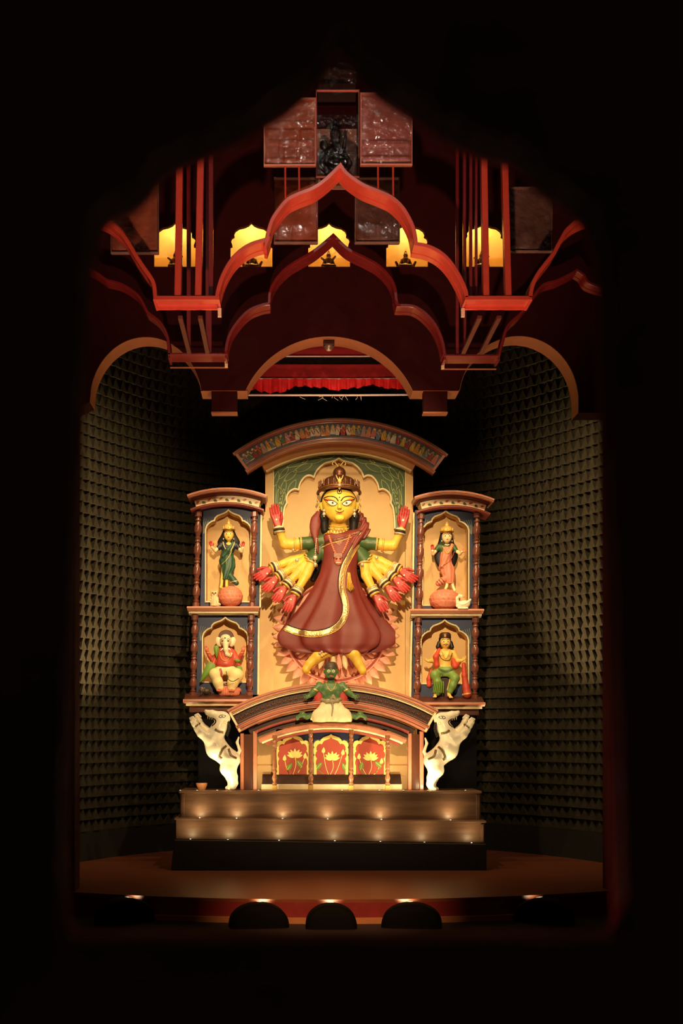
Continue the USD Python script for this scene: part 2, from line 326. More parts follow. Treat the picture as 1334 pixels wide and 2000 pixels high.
# ------------------------------------------------------------------ sculpting: signed distances blended on a grid, skinned by surface nets
def rotz(deg):
    a = math.radians(deg); return np.array([[math.cos(a), -math.sin(a), 0], [math.sin(a), math.cos(a), 0], [0, 0, 1]])
def rotx(deg):
    a = math.radians(deg); return np.array([[1, 0, 0], [0, math.cos(a), -math.sin(a)], [0, math.sin(a), math.cos(a)]])
class Sculpt:
    def __init__(s, res=0.8):
        s.res = res; s.prims = []; s.rgb = []
    def _add(s, fn, lo, hi, rgb, k, neg=False):
        s.prims.append((fn, np.asarray(lo, float), np.asarray(hi, float), len(s.rgb), k, neg)); s.rgb.append(lin(rgb))
        return s
    def cone(s, a, b, r1, r2, rgb=(200, 200, 200), k=2.0, neg=False):
        a, b = np.asarray(a, float), np.asarray(b, float); ba = b - a; L = max(ba @ ba, 1e-9)
        def fn(X, Y, Q):
            h = np.clip(((X - a[0]) * ba[0] + (Y - a[1]) * ba[1] + (Q - a[2]) * ba[2]) / L, 0, 1)
            return np.sqrt((X - a[0] - ba[0] * h) ** 2 + (Y - a[1] - ba[1] * h) ** 2 + (Q - a[2] - ba[2] * h) ** 2) - (r1 + (r2 - r1) * h)
        r = max(r1, r2)
        return s._add(fn, np.minimum(a, b) - r, np.maximum(a, b) + r, rgb, k, neg)
    def chain(s, pts, rs, rgb=(200, 200, 200), k=2.0):
        for i in range(len(pts) - 1): s.cone(pts[i], pts[i + 1], rs[i], rs[i + 1], rgb, k)
        return s
    def ell(s, c, r, rgb=(200, 200, 200), k=2.0, rot=None, neg=False):
        c, r = np.asarray(c, float), np.broadcast_to(np.asarray(r, float), 3); R = np.eye(3) if rot is None else rot
        def fn(X, Y, Q):
            x, y, q = X - c[0], Y - c[1], Q - c[2]
            p = [(R[0, i] * x + R[1, i] * y + R[2, i] * q) / r[i] for i in range(3)]
            k0 = np.sqrt(p[0] ** 2 + p[1] ** 2 + p[2] ** 2) + 1e-6
            k1 = np.sqrt((p[0] / r[0]) ** 2 + (p[1] / r[1]) ** 2 + (p[2] / r[2]) ** 2) + 1e-6
            return k0 * (k0 - 1) / k1
        e = np.sqrt((R ** 2) @ (r ** 2))
        return s._add(fn, c - e, c + e, rgb, k, neg)
    def box(s, c, h, rd, rgb=(200, 200, 200), k=1.0, rot=None, neg=False):
        c, h = np.asarray(c, float), np.asarray(h, float); R = np.eye(3) if rot is None else rot
        def fn(X, Y, Q):
            x, y, q = X - c[0], Y - c[1], Q - c[2]
            p = [np.abs(R[0, i] * x + R[1, i] * y + R[2, i] * q) - (h[i] - rd) for i in range(3)]
            return np.sqrt(sum(np.maximum(a, 0) ** 2 for a in p)) + np.minimum(np.maximum(np.maximum(p[0], p[1]), p[2]), 0) - rd
        e = np.abs(R) @ h
        return s._add(fn, c - e, c + e, rgb, k, neg)
    def loft(s, rows, rgb=(200, 200, 200), k=2.0, fold=None, neg=False):
        """rows: (y, centre x, half width, centre q, half depth); fold(x, y, q, ang) adds to the distance."""
        R = np.array(rows, float); R = R[np.argsort(R[:, 0])]
        yy = np.linspace(R[0, 0], R[-1, 0], 200)
        from scipy.interpolate import PchipInterpolator
        T = [PchipInterpolator(R[:, 0], R[:, i])(yy) for i in range(1, 5)]
        def fn(X, Y, Q):
            cx, w, cq, d = (np.interp(Y, yy, t) for t in T)
            x, q = (X - cx), (Q - cq)
            e = np.sqrt((x / w) ** 2 + (q / d) ** 2) + 1e-6
            dist = (e - 1) * np.minimum(w, d) * 0.8
            if fold: dist = dist + fold(X, Y, Q, np.arctan2(x / w, q / d))
            return np.maximum(dist, np.maximum(R[0, 0] - Y, Y - R[-1, 0]))
        w = R[:, 2].max() * 1.05
        return s._add(fn, [(R[:, 1] - R[:, 2]).min() - 2, R[0, 0] - 1, (R[:, 3] - R[:, 4]).min() - 2], [(R[:, 1] + R[:, 2]).max() + 2, R[-1, 0] + 1, (R[:, 3] + R[:, 4]).max() + 2], rgb, k, neg)
    def hand(s, wrist, to, n=(0, 0, 1), L=26.0, rgb=(200, 40, 40), side=1, curl=0.35, spread=0.10, thumb=1.0):
        """Palm, four fingers of unequal length and a thumb; to: direction of the fingers, n: way the palm faces, side: which side the thumb leaves."""
        u = np.asarray(to, float); u /= np.linalg.norm(u); n = np.asarray(n, float); n -= u * (n @ u); n /= np.linalg.norm(n)
        v = np.cross(u, n) * side; w = np.asarray(wrist, float)
        r = 0.066 * L
        for t in (-1, -0.33, 0.33, 1):
            s.cone(w + u * 0.06 * L + v * t * 0.08 * L, w + u * 0.47 * L + v * t * 0.15 * L, 0.085 * L, 0.075 * L, rgb, 1.2)
        for t, l in ((-1, 0.36), (-0.36, 0.46), (0.32, 0.50), (1, 0.42)):
            b = w + u * 0.47 * L + v * t * 0.17 * L
            d1 = u + v * t * spread + n * curl * 0.3; d1 /= np.linalg.norm(d1)
            d2 = u + v * t * spread * 0.7 + n * curl; d2 /= np.linalg.norm(d2)
            m = b + d1 * l * 0.52 * L; e = m + d2 * l * 0.5 * L
            s.cone(b, m, r, r * 0.92, rgb, 0.35); s.cone(m, e, r * 0.92, r * 0.72, rgb, 0.3)
        b = w + u * 0.12 * L + v * 0.12 * L; m = w + u * 0.30 * L + v * (0.20 + 0.16 * thumb) * L + n * 0.06 * L; e = w + u * 0.52 * L + v * (0.24 + 0.18 * thumb) * L + n * 0.10 * L
        s.cone(b, m, r * 1.25, r * 1.05, rgb, 0.8); s.cone(m, e, r * 1.05, r * 0.8, rgb, 0.3)
        return s
    def build(s, smooth=0):
        res = s.res
        lo = np.min([p[1] for p in s.prims if not p[5]], 0) - 3 * res - 1; hi = np.max([p[2] for p in s.prims if not p[5]], 0) + 3 * res + 1
        n = np.ceil((hi - lo) / res).astype(int) + 1
        ax = [(lo[i] + np.arange(n[i]) * res).astype(np.float32) for i in range(3)]
        D = np.full(n, 9.0, np.float32)
        for fn, a, b, _, k, neg in s.prims:
            i0 = np.maximum(np.floor((a - lo - k - 2 * res) / res).astype(int), 0); i1 = np.minimum(np.ceil((b - lo + k + 2 * res) / res).astype(int) + 1, n)
            if (i1 <= i0).any(): continue
            sl = tuple(slice(x, y) for x, y in zip(i0, i1))
            d = fn(ax[0][sl[0]][:, None, None], ax[1][sl[1]][None, :, None], ax[2][sl[2]][None, None, :]).astype(np.float32)
            o = D[sl]
            if neg:
                d = -d; h = np.maximum(k - np.abs(o - d), 0) / k; D[sl] = np.maximum(o, d) + h * h * k * 0.25
            else:
                h = np.maximum(k - np.abs(o - d), 0) / k; D[sl] = np.minimum(o, d) - h * h * k * 0.25
        v, f = nets(D, lo, res)
        s.v, s.f = v, f
        best = np.full(len(v), 1e9); col = np.zeros((len(v), 3))
        for fn, a, b, ci, k, neg in s.prims:
            if neg: continue
            near = ((v > a - 3) & (v < b + 3)).all(1)
            if not near.any(): continue
            q = v[near]; d = fn(q[:, 0], q[:, 1], q[:, 2]); g = np.where(near)[0]; u = d < best[g]
            best[g[u]] = d[u]; col[g[u]] = s.rgb[ci]
        s.col = col
        ins = D < 0
        last = n[2] - 1 - np.argmax(ins[:, :, ::-1], 2); has = ins.any(2)
        I, J = np.meshgrid(np.arange(n[0]), np.arange(n[1]), indexing='ij')
        l2 = np.minimum(last + 1, n[2] - 1); d0, d1 = D[I, J, last], D[I, J, l2]
        t = np.where(has & (d1 > d0), d0 / np.minimum(d0 - d1, -1e-9), 0)
        H = np.where(has, lo[2] + (last + np.clip(t, 0, 1)) * res, np.nan)
        s.H, s.lo = H, lo
        return s
    def q(s, x, y):
        """The front surface's height at (x, y); outside the shape, that of the nearest point known."""
        i = np.clip((np.asarray(x) - s.lo[0]) / s.res, 0, s.H.shape[0] - 1.001); j = np.clip((np.asarray(y) - s.lo[1]) / s.res, 0, s.H.shape[1] - 1.001)
        if not hasattr(s, 'Hf'):
            from scipy.ndimage import distance_transform_edt
            bad = np.isnan(s.H); idx = distance_transform_edt(bad, return_distances=False, return_indices=True); s.Hf = s.H[tuple(idx)]
        a, b = np.floor(i).astype(int), np.floor(j).astype(int); u, w = i - a, j - b
        return (s.Hf[a, b] * (1 - u) + s.Hf[a + 1, b] * u) * (1 - w) + (s.Hf[a, b + 1] * (1 - u) + s.Hf[a + 1, b + 1] * u) * w
def nets(D, lo, res):
    ins = D < 0; n = D.shape
    S = np.zeros([x - 1 for x in n], np.uint8)
    off = [(a, b, c) for a in (0, 1) for b in (0, 1) for c in (0, 1)]
    for a, b, c in off: S += ins[a:n[0] - 1 + a, b:n[1] - 1 + b, c:n[2] - 1 + c]
    cells = np.argwhere((S > 0) & (S < 8))
    val = np.stack([D[cells[:, 0] + a, cells[:, 1] + b, cells[:, 2] + c] for a, b, c in off], 1)
    acc, cnt = np.zeros((len(cells), 3)), np.zeros(len(cells))
    for i in range(8):
        for j in range(i + 1, 8):
            if sum(abs(x - y) for x, y in zip(off[i], off[j])) != 1: continue
            x = (val[:, i] < 0) != (val[:, j] < 0)
            t = np.where(x, val[:, i] / np.where(x, val[:, i] - val[:, j], 1), 0)
            acc += np.where(x[:, None], np.array(off[i]) + t[:, None] * (np.array(off[j]) - np.array(off[i])), 0); cnt += x
    v = lo + (cells + acc / cnt[:, None]) * res
    ids = np.full(S.shape, -1, np.int32); ids[tuple(cells.T)] = np.arange(len(cells))
    F_ = []
    for ax in range(3):
        b, c = (ax + 1) % 3, (ax + 2) % 3
        sl0 = [slice(None)] * 3; sl1 = [slice(None)] * 3
        sl0[ax], sl1[ax] = slice(0, n[ax] - 1), slice(1, n[ax])
        for d in (b, c):
            sl0[d] = sl1[d] = slice(1, n[d] - 1)
        A, B = ins[tuple(sl0)], ins[tuple(sl1)]
        e = np.argwhere(A != B); up = A[tuple(e.T)]
        e = e + np.array([0 if d == ax else 1 for d in range(3)])
        def cell(db, dc):
            g = e.copy(); g[:, b] += db; g[:, c] += dc
            return ids[tuple(g.T)]
        qd = np.stack([cell(-1, -1), cell(0, -1), cell(0, 0), cell(-1, 0)], 1)
        qd[~up] = qd[~up][:, ::-1]; F_.append(qd)
    qd = np.vstack(F_)
    return v, np.vstack([qd[:, [0, 1, 2]], qd[:, [0, 2, 3]]])
def drape(g, S, lift=0.5, step=1.2, thick=1.2, q=None):
    """A flat shape laid on the front of a sculpture S, with thickness."""
    out = []
    for p in polys(g):
        p = shapely.segmentize(p, step)
        b = np.vstack([np.array(r.coords)[:-1] for r in [p.exterior, *p.interiors]])
        x0, y0, x1, y1 = p.bounds
        gx, gy = np.meshgrid(np.arange(x0, x1, step), np.arange(y0, y1, step)); gx, gy = gx.ravel(), gy.ravel()
        inner = p.buffer(-step * 0.55)
        keep = shapely.contains_xy(inner, gx, gy) if not inner.is_empty else np.zeros(len(gx), bool)
        pts = np.vstack([b, np.c_[gx, gy][keep]])
        pts = np.unique(np.round(pts, 4), axis=0)
        if len(pts) < 3: continue
        t = Delaunay(pts, qhull_options='QJ').simplices; cen = pts[t].mean(1)
        t = t[shapely.contains_xy(p.buffer(0.01), cen[:, 0], cen[:, 1])]
        if not len(t): continue
        z = (S.q(pts[:, 0], pts[:, 1]) if q is None else np.full(len(pts), float(q))) + lift
        m = len(pts); a = pts[t]; flip = np.cross(a[:, 1] - a[:, 0], a[:, 2] - a[:, 0]) < 0; t[flip] = t[flip][:, ::-1]
        ed = np.vstack([t[:, [0, 1]], t[:, [1, 2]], t[:, [2, 0]]]); key = np.sort(ed, 1)
        _, inv, c = np.unique(key, axis=0, return_inverse=True, return_counts=True); bd = ed[c[inv.ravel()] == 1]
        v = np.vstack([np.c_[pts, z], np.c_[pts, z - thick]])
        out.append((v, np.vstack([t, t[:, ::-1] + m, np.stack([bd[:, 1], bd[:, 0], bd[:, 0] + m], 1), np.stack([bd[:, 1], bd[:, 0] + m, bd[:, 1] + m], 1)])))
    return join(out)
def beads(path, S, r, step, lift=0.3, q=None):
    l = LineString(path); d = np.arange(0, l.length, step); p = shapely.get_coordinates(shapely.line_interpolate_point(l, d))
    z = S.q(p[:, 0], p[:, 1]) + lift if q is None else np.full(len(p), float(q))
    return join([ball((x, y, w), r) for (x, y), w in zip(p, z)])

# ------------------------------------------------------------------ the setting
rng = np.random.default_rng(7)
YW, Y1, Y2, YN = 12.3, 10.15, 11.40, 1.10       # hanging red wall, front and rear arch frames, the near wall with the arched opening
def wbox(x0, x1, y0, y1, z0, z1):
    return trimesh.creation.box(bounds=[[x0, y0, z0], [x1, y1, z1]])
def wsingle(name, label, cat, m, material, smooth=30, kind='structure', paint=None):
    v, f = vf(m); p = define(numbered('/World', name), v, f, material, smooth, paint); tag(p, label, cat, None, kind); return p
# the near wall: an arched, cusped opening that the photograph looks through
hole = cr([(152, 1822), (136, 1780), (138, 1600), (148, 1300), (158, 1000), (170, 720), (178, 600), (186, 520), (200, 468), (218, 438)], 6)
hole2 = cr([(218, 438), (262, 420), (292, 394), (312, 366), (342, 342)], 6)
hole3 = cr([(342, 342), (395, 320), (440, 300), (480, 280), (516, 256), (560, 230), (598, 196)], 6)
hole4 = cr([(598, 196), (622, 168), (640, 136), (660, 108)], 6)
hole5 = cr([(660, 108), (684, 132), (700, 162), (716, 182)], 6)
hole6 = cr([(716, 182), (760, 214), (804, 242), (850, 274), (905, 304), (950, 320), (992, 330)], 6)
hole7 = cr([(992, 330), (1024, 352), (1050, 382), (1096, 414)], 6)
hole8 = cr([(1096, 414), (1130, 444), (1152, 496), (1164, 560), (1168, 800), (1175, 1100), (1183, 1400), (1192, 1700), (1196, 1790), (1184, 1822)], 6)
HOLE = Polygon(np.vstack([hole, hole2, hole3, hole4, hole5, hole6, hole7, hole8])).buffer(0)
near = sbox(-2600, -2200, 4200, 3300).difference(HOLE)
single('wall_near', 'dark near wall with a cusped arch opening looking into the hall', 'wall', ext(near, 20, 130), YN, NEAR_WALL, kind='structure')
single('trim_1', 'red painted lining round the cusped arch opening of the near wall', 'trim', ext(near.intersection(HOLE.buffer(260)), 0, 20), YN, JAMB, kind='structure')
# hall shell
HZ = -0.215
wsingle('floor', 'dark hall floor below the stage edge', 'floor', wbox(-5.5, 6.5, 1.1, 18.0, HZ - 0.1, HZ), DARK_ROOM)
wsingle('wall_left', 'dark left wall of the hall', 'wall', wbox(-5.6, -5.5, 1.1, 18.0, HZ, 9.5), DARK_ROOM)
wsingle('wall_right', 'dark right wall of the hall', 'wall', wbox(6.5, 6.6, 1.1, 18.0, HZ, 9.5), DARK_ROOM)
wsingle('ceiling', 'dark ceiling of the hall above the hanging arches', 'ceiling', wbox(-5.6, 6.6, 1.1, 18.0, 9.5, 9.6), DARK_ROOM)
wsingle('wall_far', 'dark outer wall behind the foam lined apse', 'wall', wbox(-5.6, 6.6, 18.0, 18.1, HZ, 9.5), DARK_ROOM)
# stage with a bowed front edge
R0, CX0, CY0 = 5.86, 0.42, 11.7 + 5.86
sa = np.radians(np.linspace(-62, 62, 90))
edge = np.stack([CX0 + R0 * np.sin(sa), CY0 - R0 * np.cos(sa)], 1)
plan = Polygon(np.vstack([edge, [[edge[-1, 0], 17.6], [edge[0, 0], 17.6]]]))
m = trimesh.creation.extrude_polygon(plan, 0.03, engine='earcut'); m.apply_translation([0, 0, -0.03])
wsingle('stage_floor', 'brown stage floor with a bowed front edge below the shrine', 'floor', m, STAGE)
def riser_x(px):   # arc angle on the stage edge for a column of the picture
    a = sa; xs = CX0 + R0 * np.sin(a); ys = CY0 - R0 * np.cos(a)
    return np.interp(px, VX + xs / ys * F, a)
face = sbox(sa[0] * R0, HZ, sa[-1] * R0, -0.03)
face = shapely.segmentize(face, 0.08)
def curved(poly, r0, r1, step=0.08):
    b = np.vstack([np.array(r.coords)[:-1] for r in [poly.exterior, *poly.interiors]])
    x0, y0, x1, y1 = poly.bounds; gx, gy = np.meshgrid(np.arange(x0, x1, step), np.arange(y0, y1, step)); gx, gy = gx.ravel(), gy.ravel()
    k = shapely.contains_xy(poly.buffer(-step * .4), gx, gy); pts = np.unique(np.round(np.vstack([b, np.c_[gx, gy][k]]), 4), axis=0)
    t = Delaunay(pts, qhull_options='QJ').simplices; c = pts[t].mean(1); t = t[shapely.contains_xy(poly.buffer(1e-4), c[:, 0], c[:, 1])]
    a3 = pts[t]; fl = np.cross(a3[:, 1] - a3[:, 0], a3[:, 2] - a3[:, 0]) < 0; t[fl] = t[fl][:, ::-1]
    ed = np.vstack([t[:, [0, 1]], t[:, [1, 2]], t[:, [2, 0]]]); _, inv, n = np.unique(np.sort(ed, 1), axis=0, return_inverse=True, return_counts=True); bd = ed[n[inv.ravel()] == 1]
    def pl(r): a = pts[:, 0] / R0; return np.c_[CX0 + r * np.sin(a), CY0 - r * np.cos(a), pts[:, 1]]
    m_ = len(pts); return np.vstack([pl(r0), pl(r1)]), np.vstack([t, t[:, ::-1] + m_, np.stack([bd[:, 1], bd[:, 0], bd[:, 0] + m_], 1), np.stack([bd[:, 1], bd[:, 0] + m_, bd[:, 1] + m_], 1)])
wsingle('stage_riser', 'dark red bowed stage front pierced by low dark arches', 'stage front', curved(face, R0, R0 - 0.05), mat('stage_front_red', (120, 26, 22), 0.6, var=0.2))
wsingle('trim_2', 'pale ledge along the foot of the red stage front', 'trim', curved(shapely.segmentize(sbox(riser_x(205) * R0, HZ, riser_x(1035) * R0, HZ + 0.05), 0.08), R0 + 0.06, R0 + 0.001), PLY)
# hooded floodlights standing in front of the stage, seen from behind
def floodlight(px, Y, aim, label, turn, wide, power=1.0):
    t = Thing('floodlight', label, 'floodlight', (px, VY + (EYE - HZ) * F / Y), Y, group='hooded floodlights before the stage')
    by = VY + (EYE - HZ) * F / Y; h = 47.0; a = np.linspace(-np.pi / 2, np.pi / 2, 25); c, s_ = math.cos(turn), math.sin(turn)
    def hood(r, q0, q1, k):     # a half-round shell open to the stage, closed behind
        rings = [(1.0, q0), (1.0, q1 * .5), (0.93, q1 * .82), (0.7, q1), (0.02, q1 * 1.05)]
        P = np.array([[(r * wide * f * math.sin(x), by - (h * (r ** 1)) * (f * math.cos(x) ** 0.8), q) for x in a] for f, q in rings]).reshape(-1, 3)
        X, Q = P[:, 0] * c + P[:, 2] * s_, -P[:, 0] * s_ + P[:, 2] * c
        n = len(a); i = ((np.arange(len(rings) - 1) * n)[:, None] + np.arange(n - 1)[None]).ravel()
        return np.c_[px + X, P[:, 1], Q], np.stack([i, i + 1, i + n + 1, i + n], 1)
    t.add('hood', hood(1.0, -26, 22, 1), BLACK_METAL, True); t.add('hood_lining', hood(0.93, -25, 20, 1), BLACK_METAL, True)
    t.add('foot', bx(px - wide * .7, px + wide * .7, by - 3, by, -14, 14, 1), BLACK_METAL)
    w = to_world([(px, by - h * .93, 0)], Y)[0]; l = t.add('lamp_glass', ball((px, by - h * .6, 2), (wide * .25, h * .2, 5), True), SILVER, True)
    lamp(numbered('/World', 'floodlight_beam')[7:], to_world([(px, by - h * .93, -30)], Y)[0], aim, 0.035, FLOOD_POWER * power, WARM, 46, 1.0)
BLACK_METAL = mat('black_metal', (7, 5, 5), 0.8, spec=0.1)
floodlight(246, 11.75, (0.2, 15.2, 2.4), 'leftmost dark hooded floodlight before the stage, turned inwards', 0.5, 56, 0.35)
floodlight(506, 11.45, (0.3, 15.2, 2.3), 'dark hooded floodlight before the stage, second from the left', 0.12, 58)
floodlight(647, 11.40, (0.6, 15.2, 2.4), 'dark hooded floodlight before the middle of the stage', 0.0, 50)
floodlight(804, 11.45, (0.9, 15.2, 2.3), 'dark hooded floodlight before the stage, second from the right', -0.12, 59)
floodlight(1060, 11.75, (1.0, 15.2, 2.4), 'rightmost dark hooded floodlight before the stage, turned inwards', -0.5, 56, 0.35)
# foam-lined apse
AX, AY, RX, RY = 0.62, 12.6, 3.6, 4.9
ts = np.linspace(-np.pi / 2, np.pi / 2, 2000); ex, ey = AX + RX * np.sin(ts), AY + RY * np.cos(ts)
arc = np.r_[0, np.cumsum(np.hypot(np.diff(ex), np.diff(ey)))]
CELL = 0.135; ncol = int(arc[-1] / CELL); Z0 = EYE - (1618 - VY) * 15.7 / F; nrow = 48
def wall_pt(s, z, out=0.0):
    t = np.interp(s, arc, ts); x, y = AX + RX * np.sin(t), AY + RY * np.cos(t); nx, ny = -np.sin(t) / RX, -np.cos(t) / RY; l = np.hypot(nx, ny)
    return np.stack([x + nx / l * out, y + ny / l * out, np.broadcast_to(z, np.shape(x))], -1)
cs, rs = np.meshgrid(np.arange(ncol), np.arange(nrow), indexing='ij'); cs, rs = cs.ravel(), rs.ravel()
g = 0.0015; s0, s1 = cs * CELL + g, (cs + 1) * CELL - g; z0, z1 = Z0 + rs * CELL + g, Z0 + (rs + 1) * CELL - g
N = len(cs); j = rng.normal(0, 1, (N, 3))
lip = 0.050 + 0.005 * j[:, 2]; cs_ = (s0 + s1) / 2 + j[:, 0] * 0.004; zt = z1 + 0.001 + 0.003 * j[:, 1]
V = np.stack([wall_pt(s0, z0, lip), wall_pt(s1, z0, lip + 0.002 * j[:, 1]), wall_pt(cs_, zt, lip * 0.8), wall_pt(s0, z0 + 0.004), wall_pt(s1, z0 + 0.004), wall_pt(cs_, zt)], 1)
FC = np.array([[0, 1, 2], [0, 3, 4], [0, 4, 1], [1, 4, 5], [1, 5, 2], [2, 5, 3], [2, 3, 0], [3, 5, 4]])
pxs = VX + V[..., 0] / V[..., 1] * F; pys = VY - (V[..., 2] - EYE) / V[..., 1] * F
area = np.abs((pxs[:, 1] - pxs[:, 0]) * (pys[:, 2] - pys[:, 0]) - (pxs[:, 2] - pxs[:, 0]) * (pys[:, 1] - pys[:, 0])) / 2
cx, cy = pxs.mean(1), pys.mean(1)
seen = ((cx > 172) & (cx < 372) | (cx > 935) & (cx < 1172)) & (cy < 1615) & (cy > 740)
order = np.argsort(-np.where(seen, area, 0))[:300]; chosen = np.zeros(N, bool); chosen[order] = True
W = UsdGeom.Xform.Define(stage, numbered('/World', 'wall_back')).GetPrim(); USED[('/World', 'wall_back')] = 1
tag(W, 'curved apse wall lined with rows of dark foam pyramids', 'wall', None, 'structure')
for i in order: define(numbered('/World/wall_back', 'foam_pyramid'), V[i], FC, FOAM, False)
rest = np.where(~chosen)[0]
p = define('/World/wall_back/foam_pyramid_field', V[rest].reshape(-1, 3), (FC[None] + 6 * np.arange(len(rest))[:, None, None]).reshape(-1, 3), FOAM, False); tag(p, kind='stuff')
sg = np.linspace(0, arc[-1], 120)
def shell(z0_, z1_, o0, o1):
    a, b, c, d = wall_pt(sg, z0_, o0), wall_pt(sg, z1_, o0), wall_pt(sg, z0_, o1), wall_pt(sg, z1_, o1); n = len(sg); i = np.arange(n - 1)
    f = [np.stack([x + i, x + i + 1, y + i + 1, y + i], 1) for x, y in ((0, n), (n, 3 * n), (3 * n, 2 * n), (2 * n, 0))]
    return np.vstack([a, b, c, d]), np.vstack([[[0, n, 3 * n, 2 * n]], [[n - 1, 2 * n - 1, 4 * n - 1, 3 * n - 1]]] + f)
define('/World/wall_back/wall_panel', *vf(shell(Z0 - 0.01, Z0 + nrow * CELL, -0.08, 0.003)), FOAM)
wsingle('baseboard_back', 'dark plain base band under the foam pyramids of the apse', 'baseboard', shell(0, Z0, -0.08, 0.05), PLINTH)
wsingle('ceiling_apse', 'dark ceiling over the foam lined apse', 'ceiling', wbox(-4.2, 5.4, 12.62, 17.7, Z0 + nrow * CELL, Z0 + nrow * CELL + 0.1), DARK_ROOM)

# hanging red wall with three arches
def ell_arc(cx, cy, rx, ry, a0, a1, n=40):
    a = np.radians(np.linspace(a0, a1, n)); return np.stack([cx + rx * np.sin(a), cy - ry * np.cos(a)], 1)
mid = ell_arc(642.7, 836, 179, 179, -65.9, 65.9)
lef = ell_arc(285, 785, 110, 127, -90, 80); rig = ell_arc(1013, 783, 117, 127, -80, 88)
lef = lef[lef[:, 1] < 763]; rig = np.vstack([rig[rig[:, 1] < 763], [(1130, 772)]])
low = np.vstack([[(-900, 3000)], [(146, 3000)], [(146, 800)], [(175, 785)], lef, [(392, 763)], [(483, 763)], mid, [(806, 763)], [(896, 763)], rig, [(1130, 806)], [(1192, 806)], [(1192, 3000)], [(2100, 3000)]])
wallp = Polygon(np.vstack([low, [(2100, -500)], [(-900, -500)]])).buffer(0)
floor_py = VY + EYE * F / YW + 0.0
wallp = wallp.intersection(sbox(-900, -420, 2100, floor_py + 1))
def alcove_shape(cx):
    half = [(0, 434), (5, 439), (13, 442.5), (24, 445), (31, 450), (34, 456), (33, 461), (38, 464), (40.5, 470), (38, 476), (37, 480), (41, 481), (41, 521)]
    r = np.array(half, float); return Polygon(np.vstack([np.c_[cx + r[:, 0], r[:, 1]], np.c_[cx - r[::-1, 0], r[::-1, 1]]]))
ALC = (341.5, 491, 643, 795.5, 946)
wallp = wallp.difference(unary_union([alcove_shape(c) for c in ALC]))
T = 60.0
single('wall_front', 'dark red hanging wall pierced by three big arches and five small lit niches', 'wall', join([ext(wallp.intersection(sbox(-900, -420, 2100, 600)), -10, 0), ext(wallp.intersection(sbox(-900, 600, 2100, 4000)), -T, 0)]), YW, RED_WALL, kind='structure')
def soffit(path, w=0.8):
    p = LineString(path).buffer(w, cap_style=2, join_style=1); return ext(p, -T, -0.4)
tr = 20
for path, lab in ((np.vstack([[(175, 785)], lef, [(392, 763)]]), 'pale soffit lining the left arch of the red wall'), (mid, 'pale soffit lining the middle arch of the red wall'),
                  (np.vstack([[(896, 763)], rig, [(1130, 806)]]), 'pale soffit lining the right arch of the red wall'), ([(392, 763), (483, 763)], 'pale underside of the stub between left and middle arches'),
                  ([(806, 763), (896, 763)], 'pale underside of the stub between middle and right arches')):
    single('trim_%d' % tr, lab, 'trim', soffit(path), YW, PLY, kind='structure'); tr += 1
for x0, x1, lab in ((413, 463, 'left'), (827, 874, 'right')):
    t = Thing('hanging_block', 'small dark red block hanging under the %s stub of the red wall' % lab, 'block', ((x0 + x1) / 2, 806), YW)
    t.add('block_body', bx(x0, x1, 763.5, 804, -22, -0.5, 1), RED_WALL); t.add('block_foot', bx(x0 - 0.5, x1 + 0.5, 804, 807, -23, 0), PLY)
# five lit niches in the red wall, each with its lamp and a small dark statuette
def figurine(seed, wide):
    S = Sculpt(0.6); c = (96, 66, 40)
    S.ell((0, -4, 0), (17 if wide else 11, 4, 8), c, 1); S.ell((0, -9, 0), (14 if wide else 10, 4, 7), c, 2); S.cone((-9, -11, 4), (9, -10, 6), 3.4, 3.4, c, 2)
    S.cone((0, -11, 0), (0, -22, 0), 6, 5.5, c, 3); S.cone((-6, -22, 0), (-9, -14, 3), 2.2, 1.8, c, 1); S.cone((6, -22, 0), (9, -14, 3), 2.2, 1.8, c, 1)
    if not wide: S.cone((6, -22, 0), (11, -27, 3), 2, 1.6, c, 1); S.cone((-6, -21, 0), (-12, -25, 2), 2, 1.5, c, 1)
    S.ell((0, -29, 1), (3.8, 4.4, 4), c, 1); S.cone((0, -32, 0), (0, -37, 0), 3, 1, c, 1)
    if wide: S.cone((-13, -12, 2), (-16, -18, 2), 2.5, 2, c, 1); S.cone((13, -12, 2), (16, -18, 2), 2.5, 2, c, 1)
    return S.build()
FIG = [figurine(0, False), figurine(1, True)]
alab = ['leftmost', 'second from the left', 'middle', 'second from the right', 'rightmost']
ALW = mat('alcove_yellow', (250, 216, 136), 0.6, var=0.05)
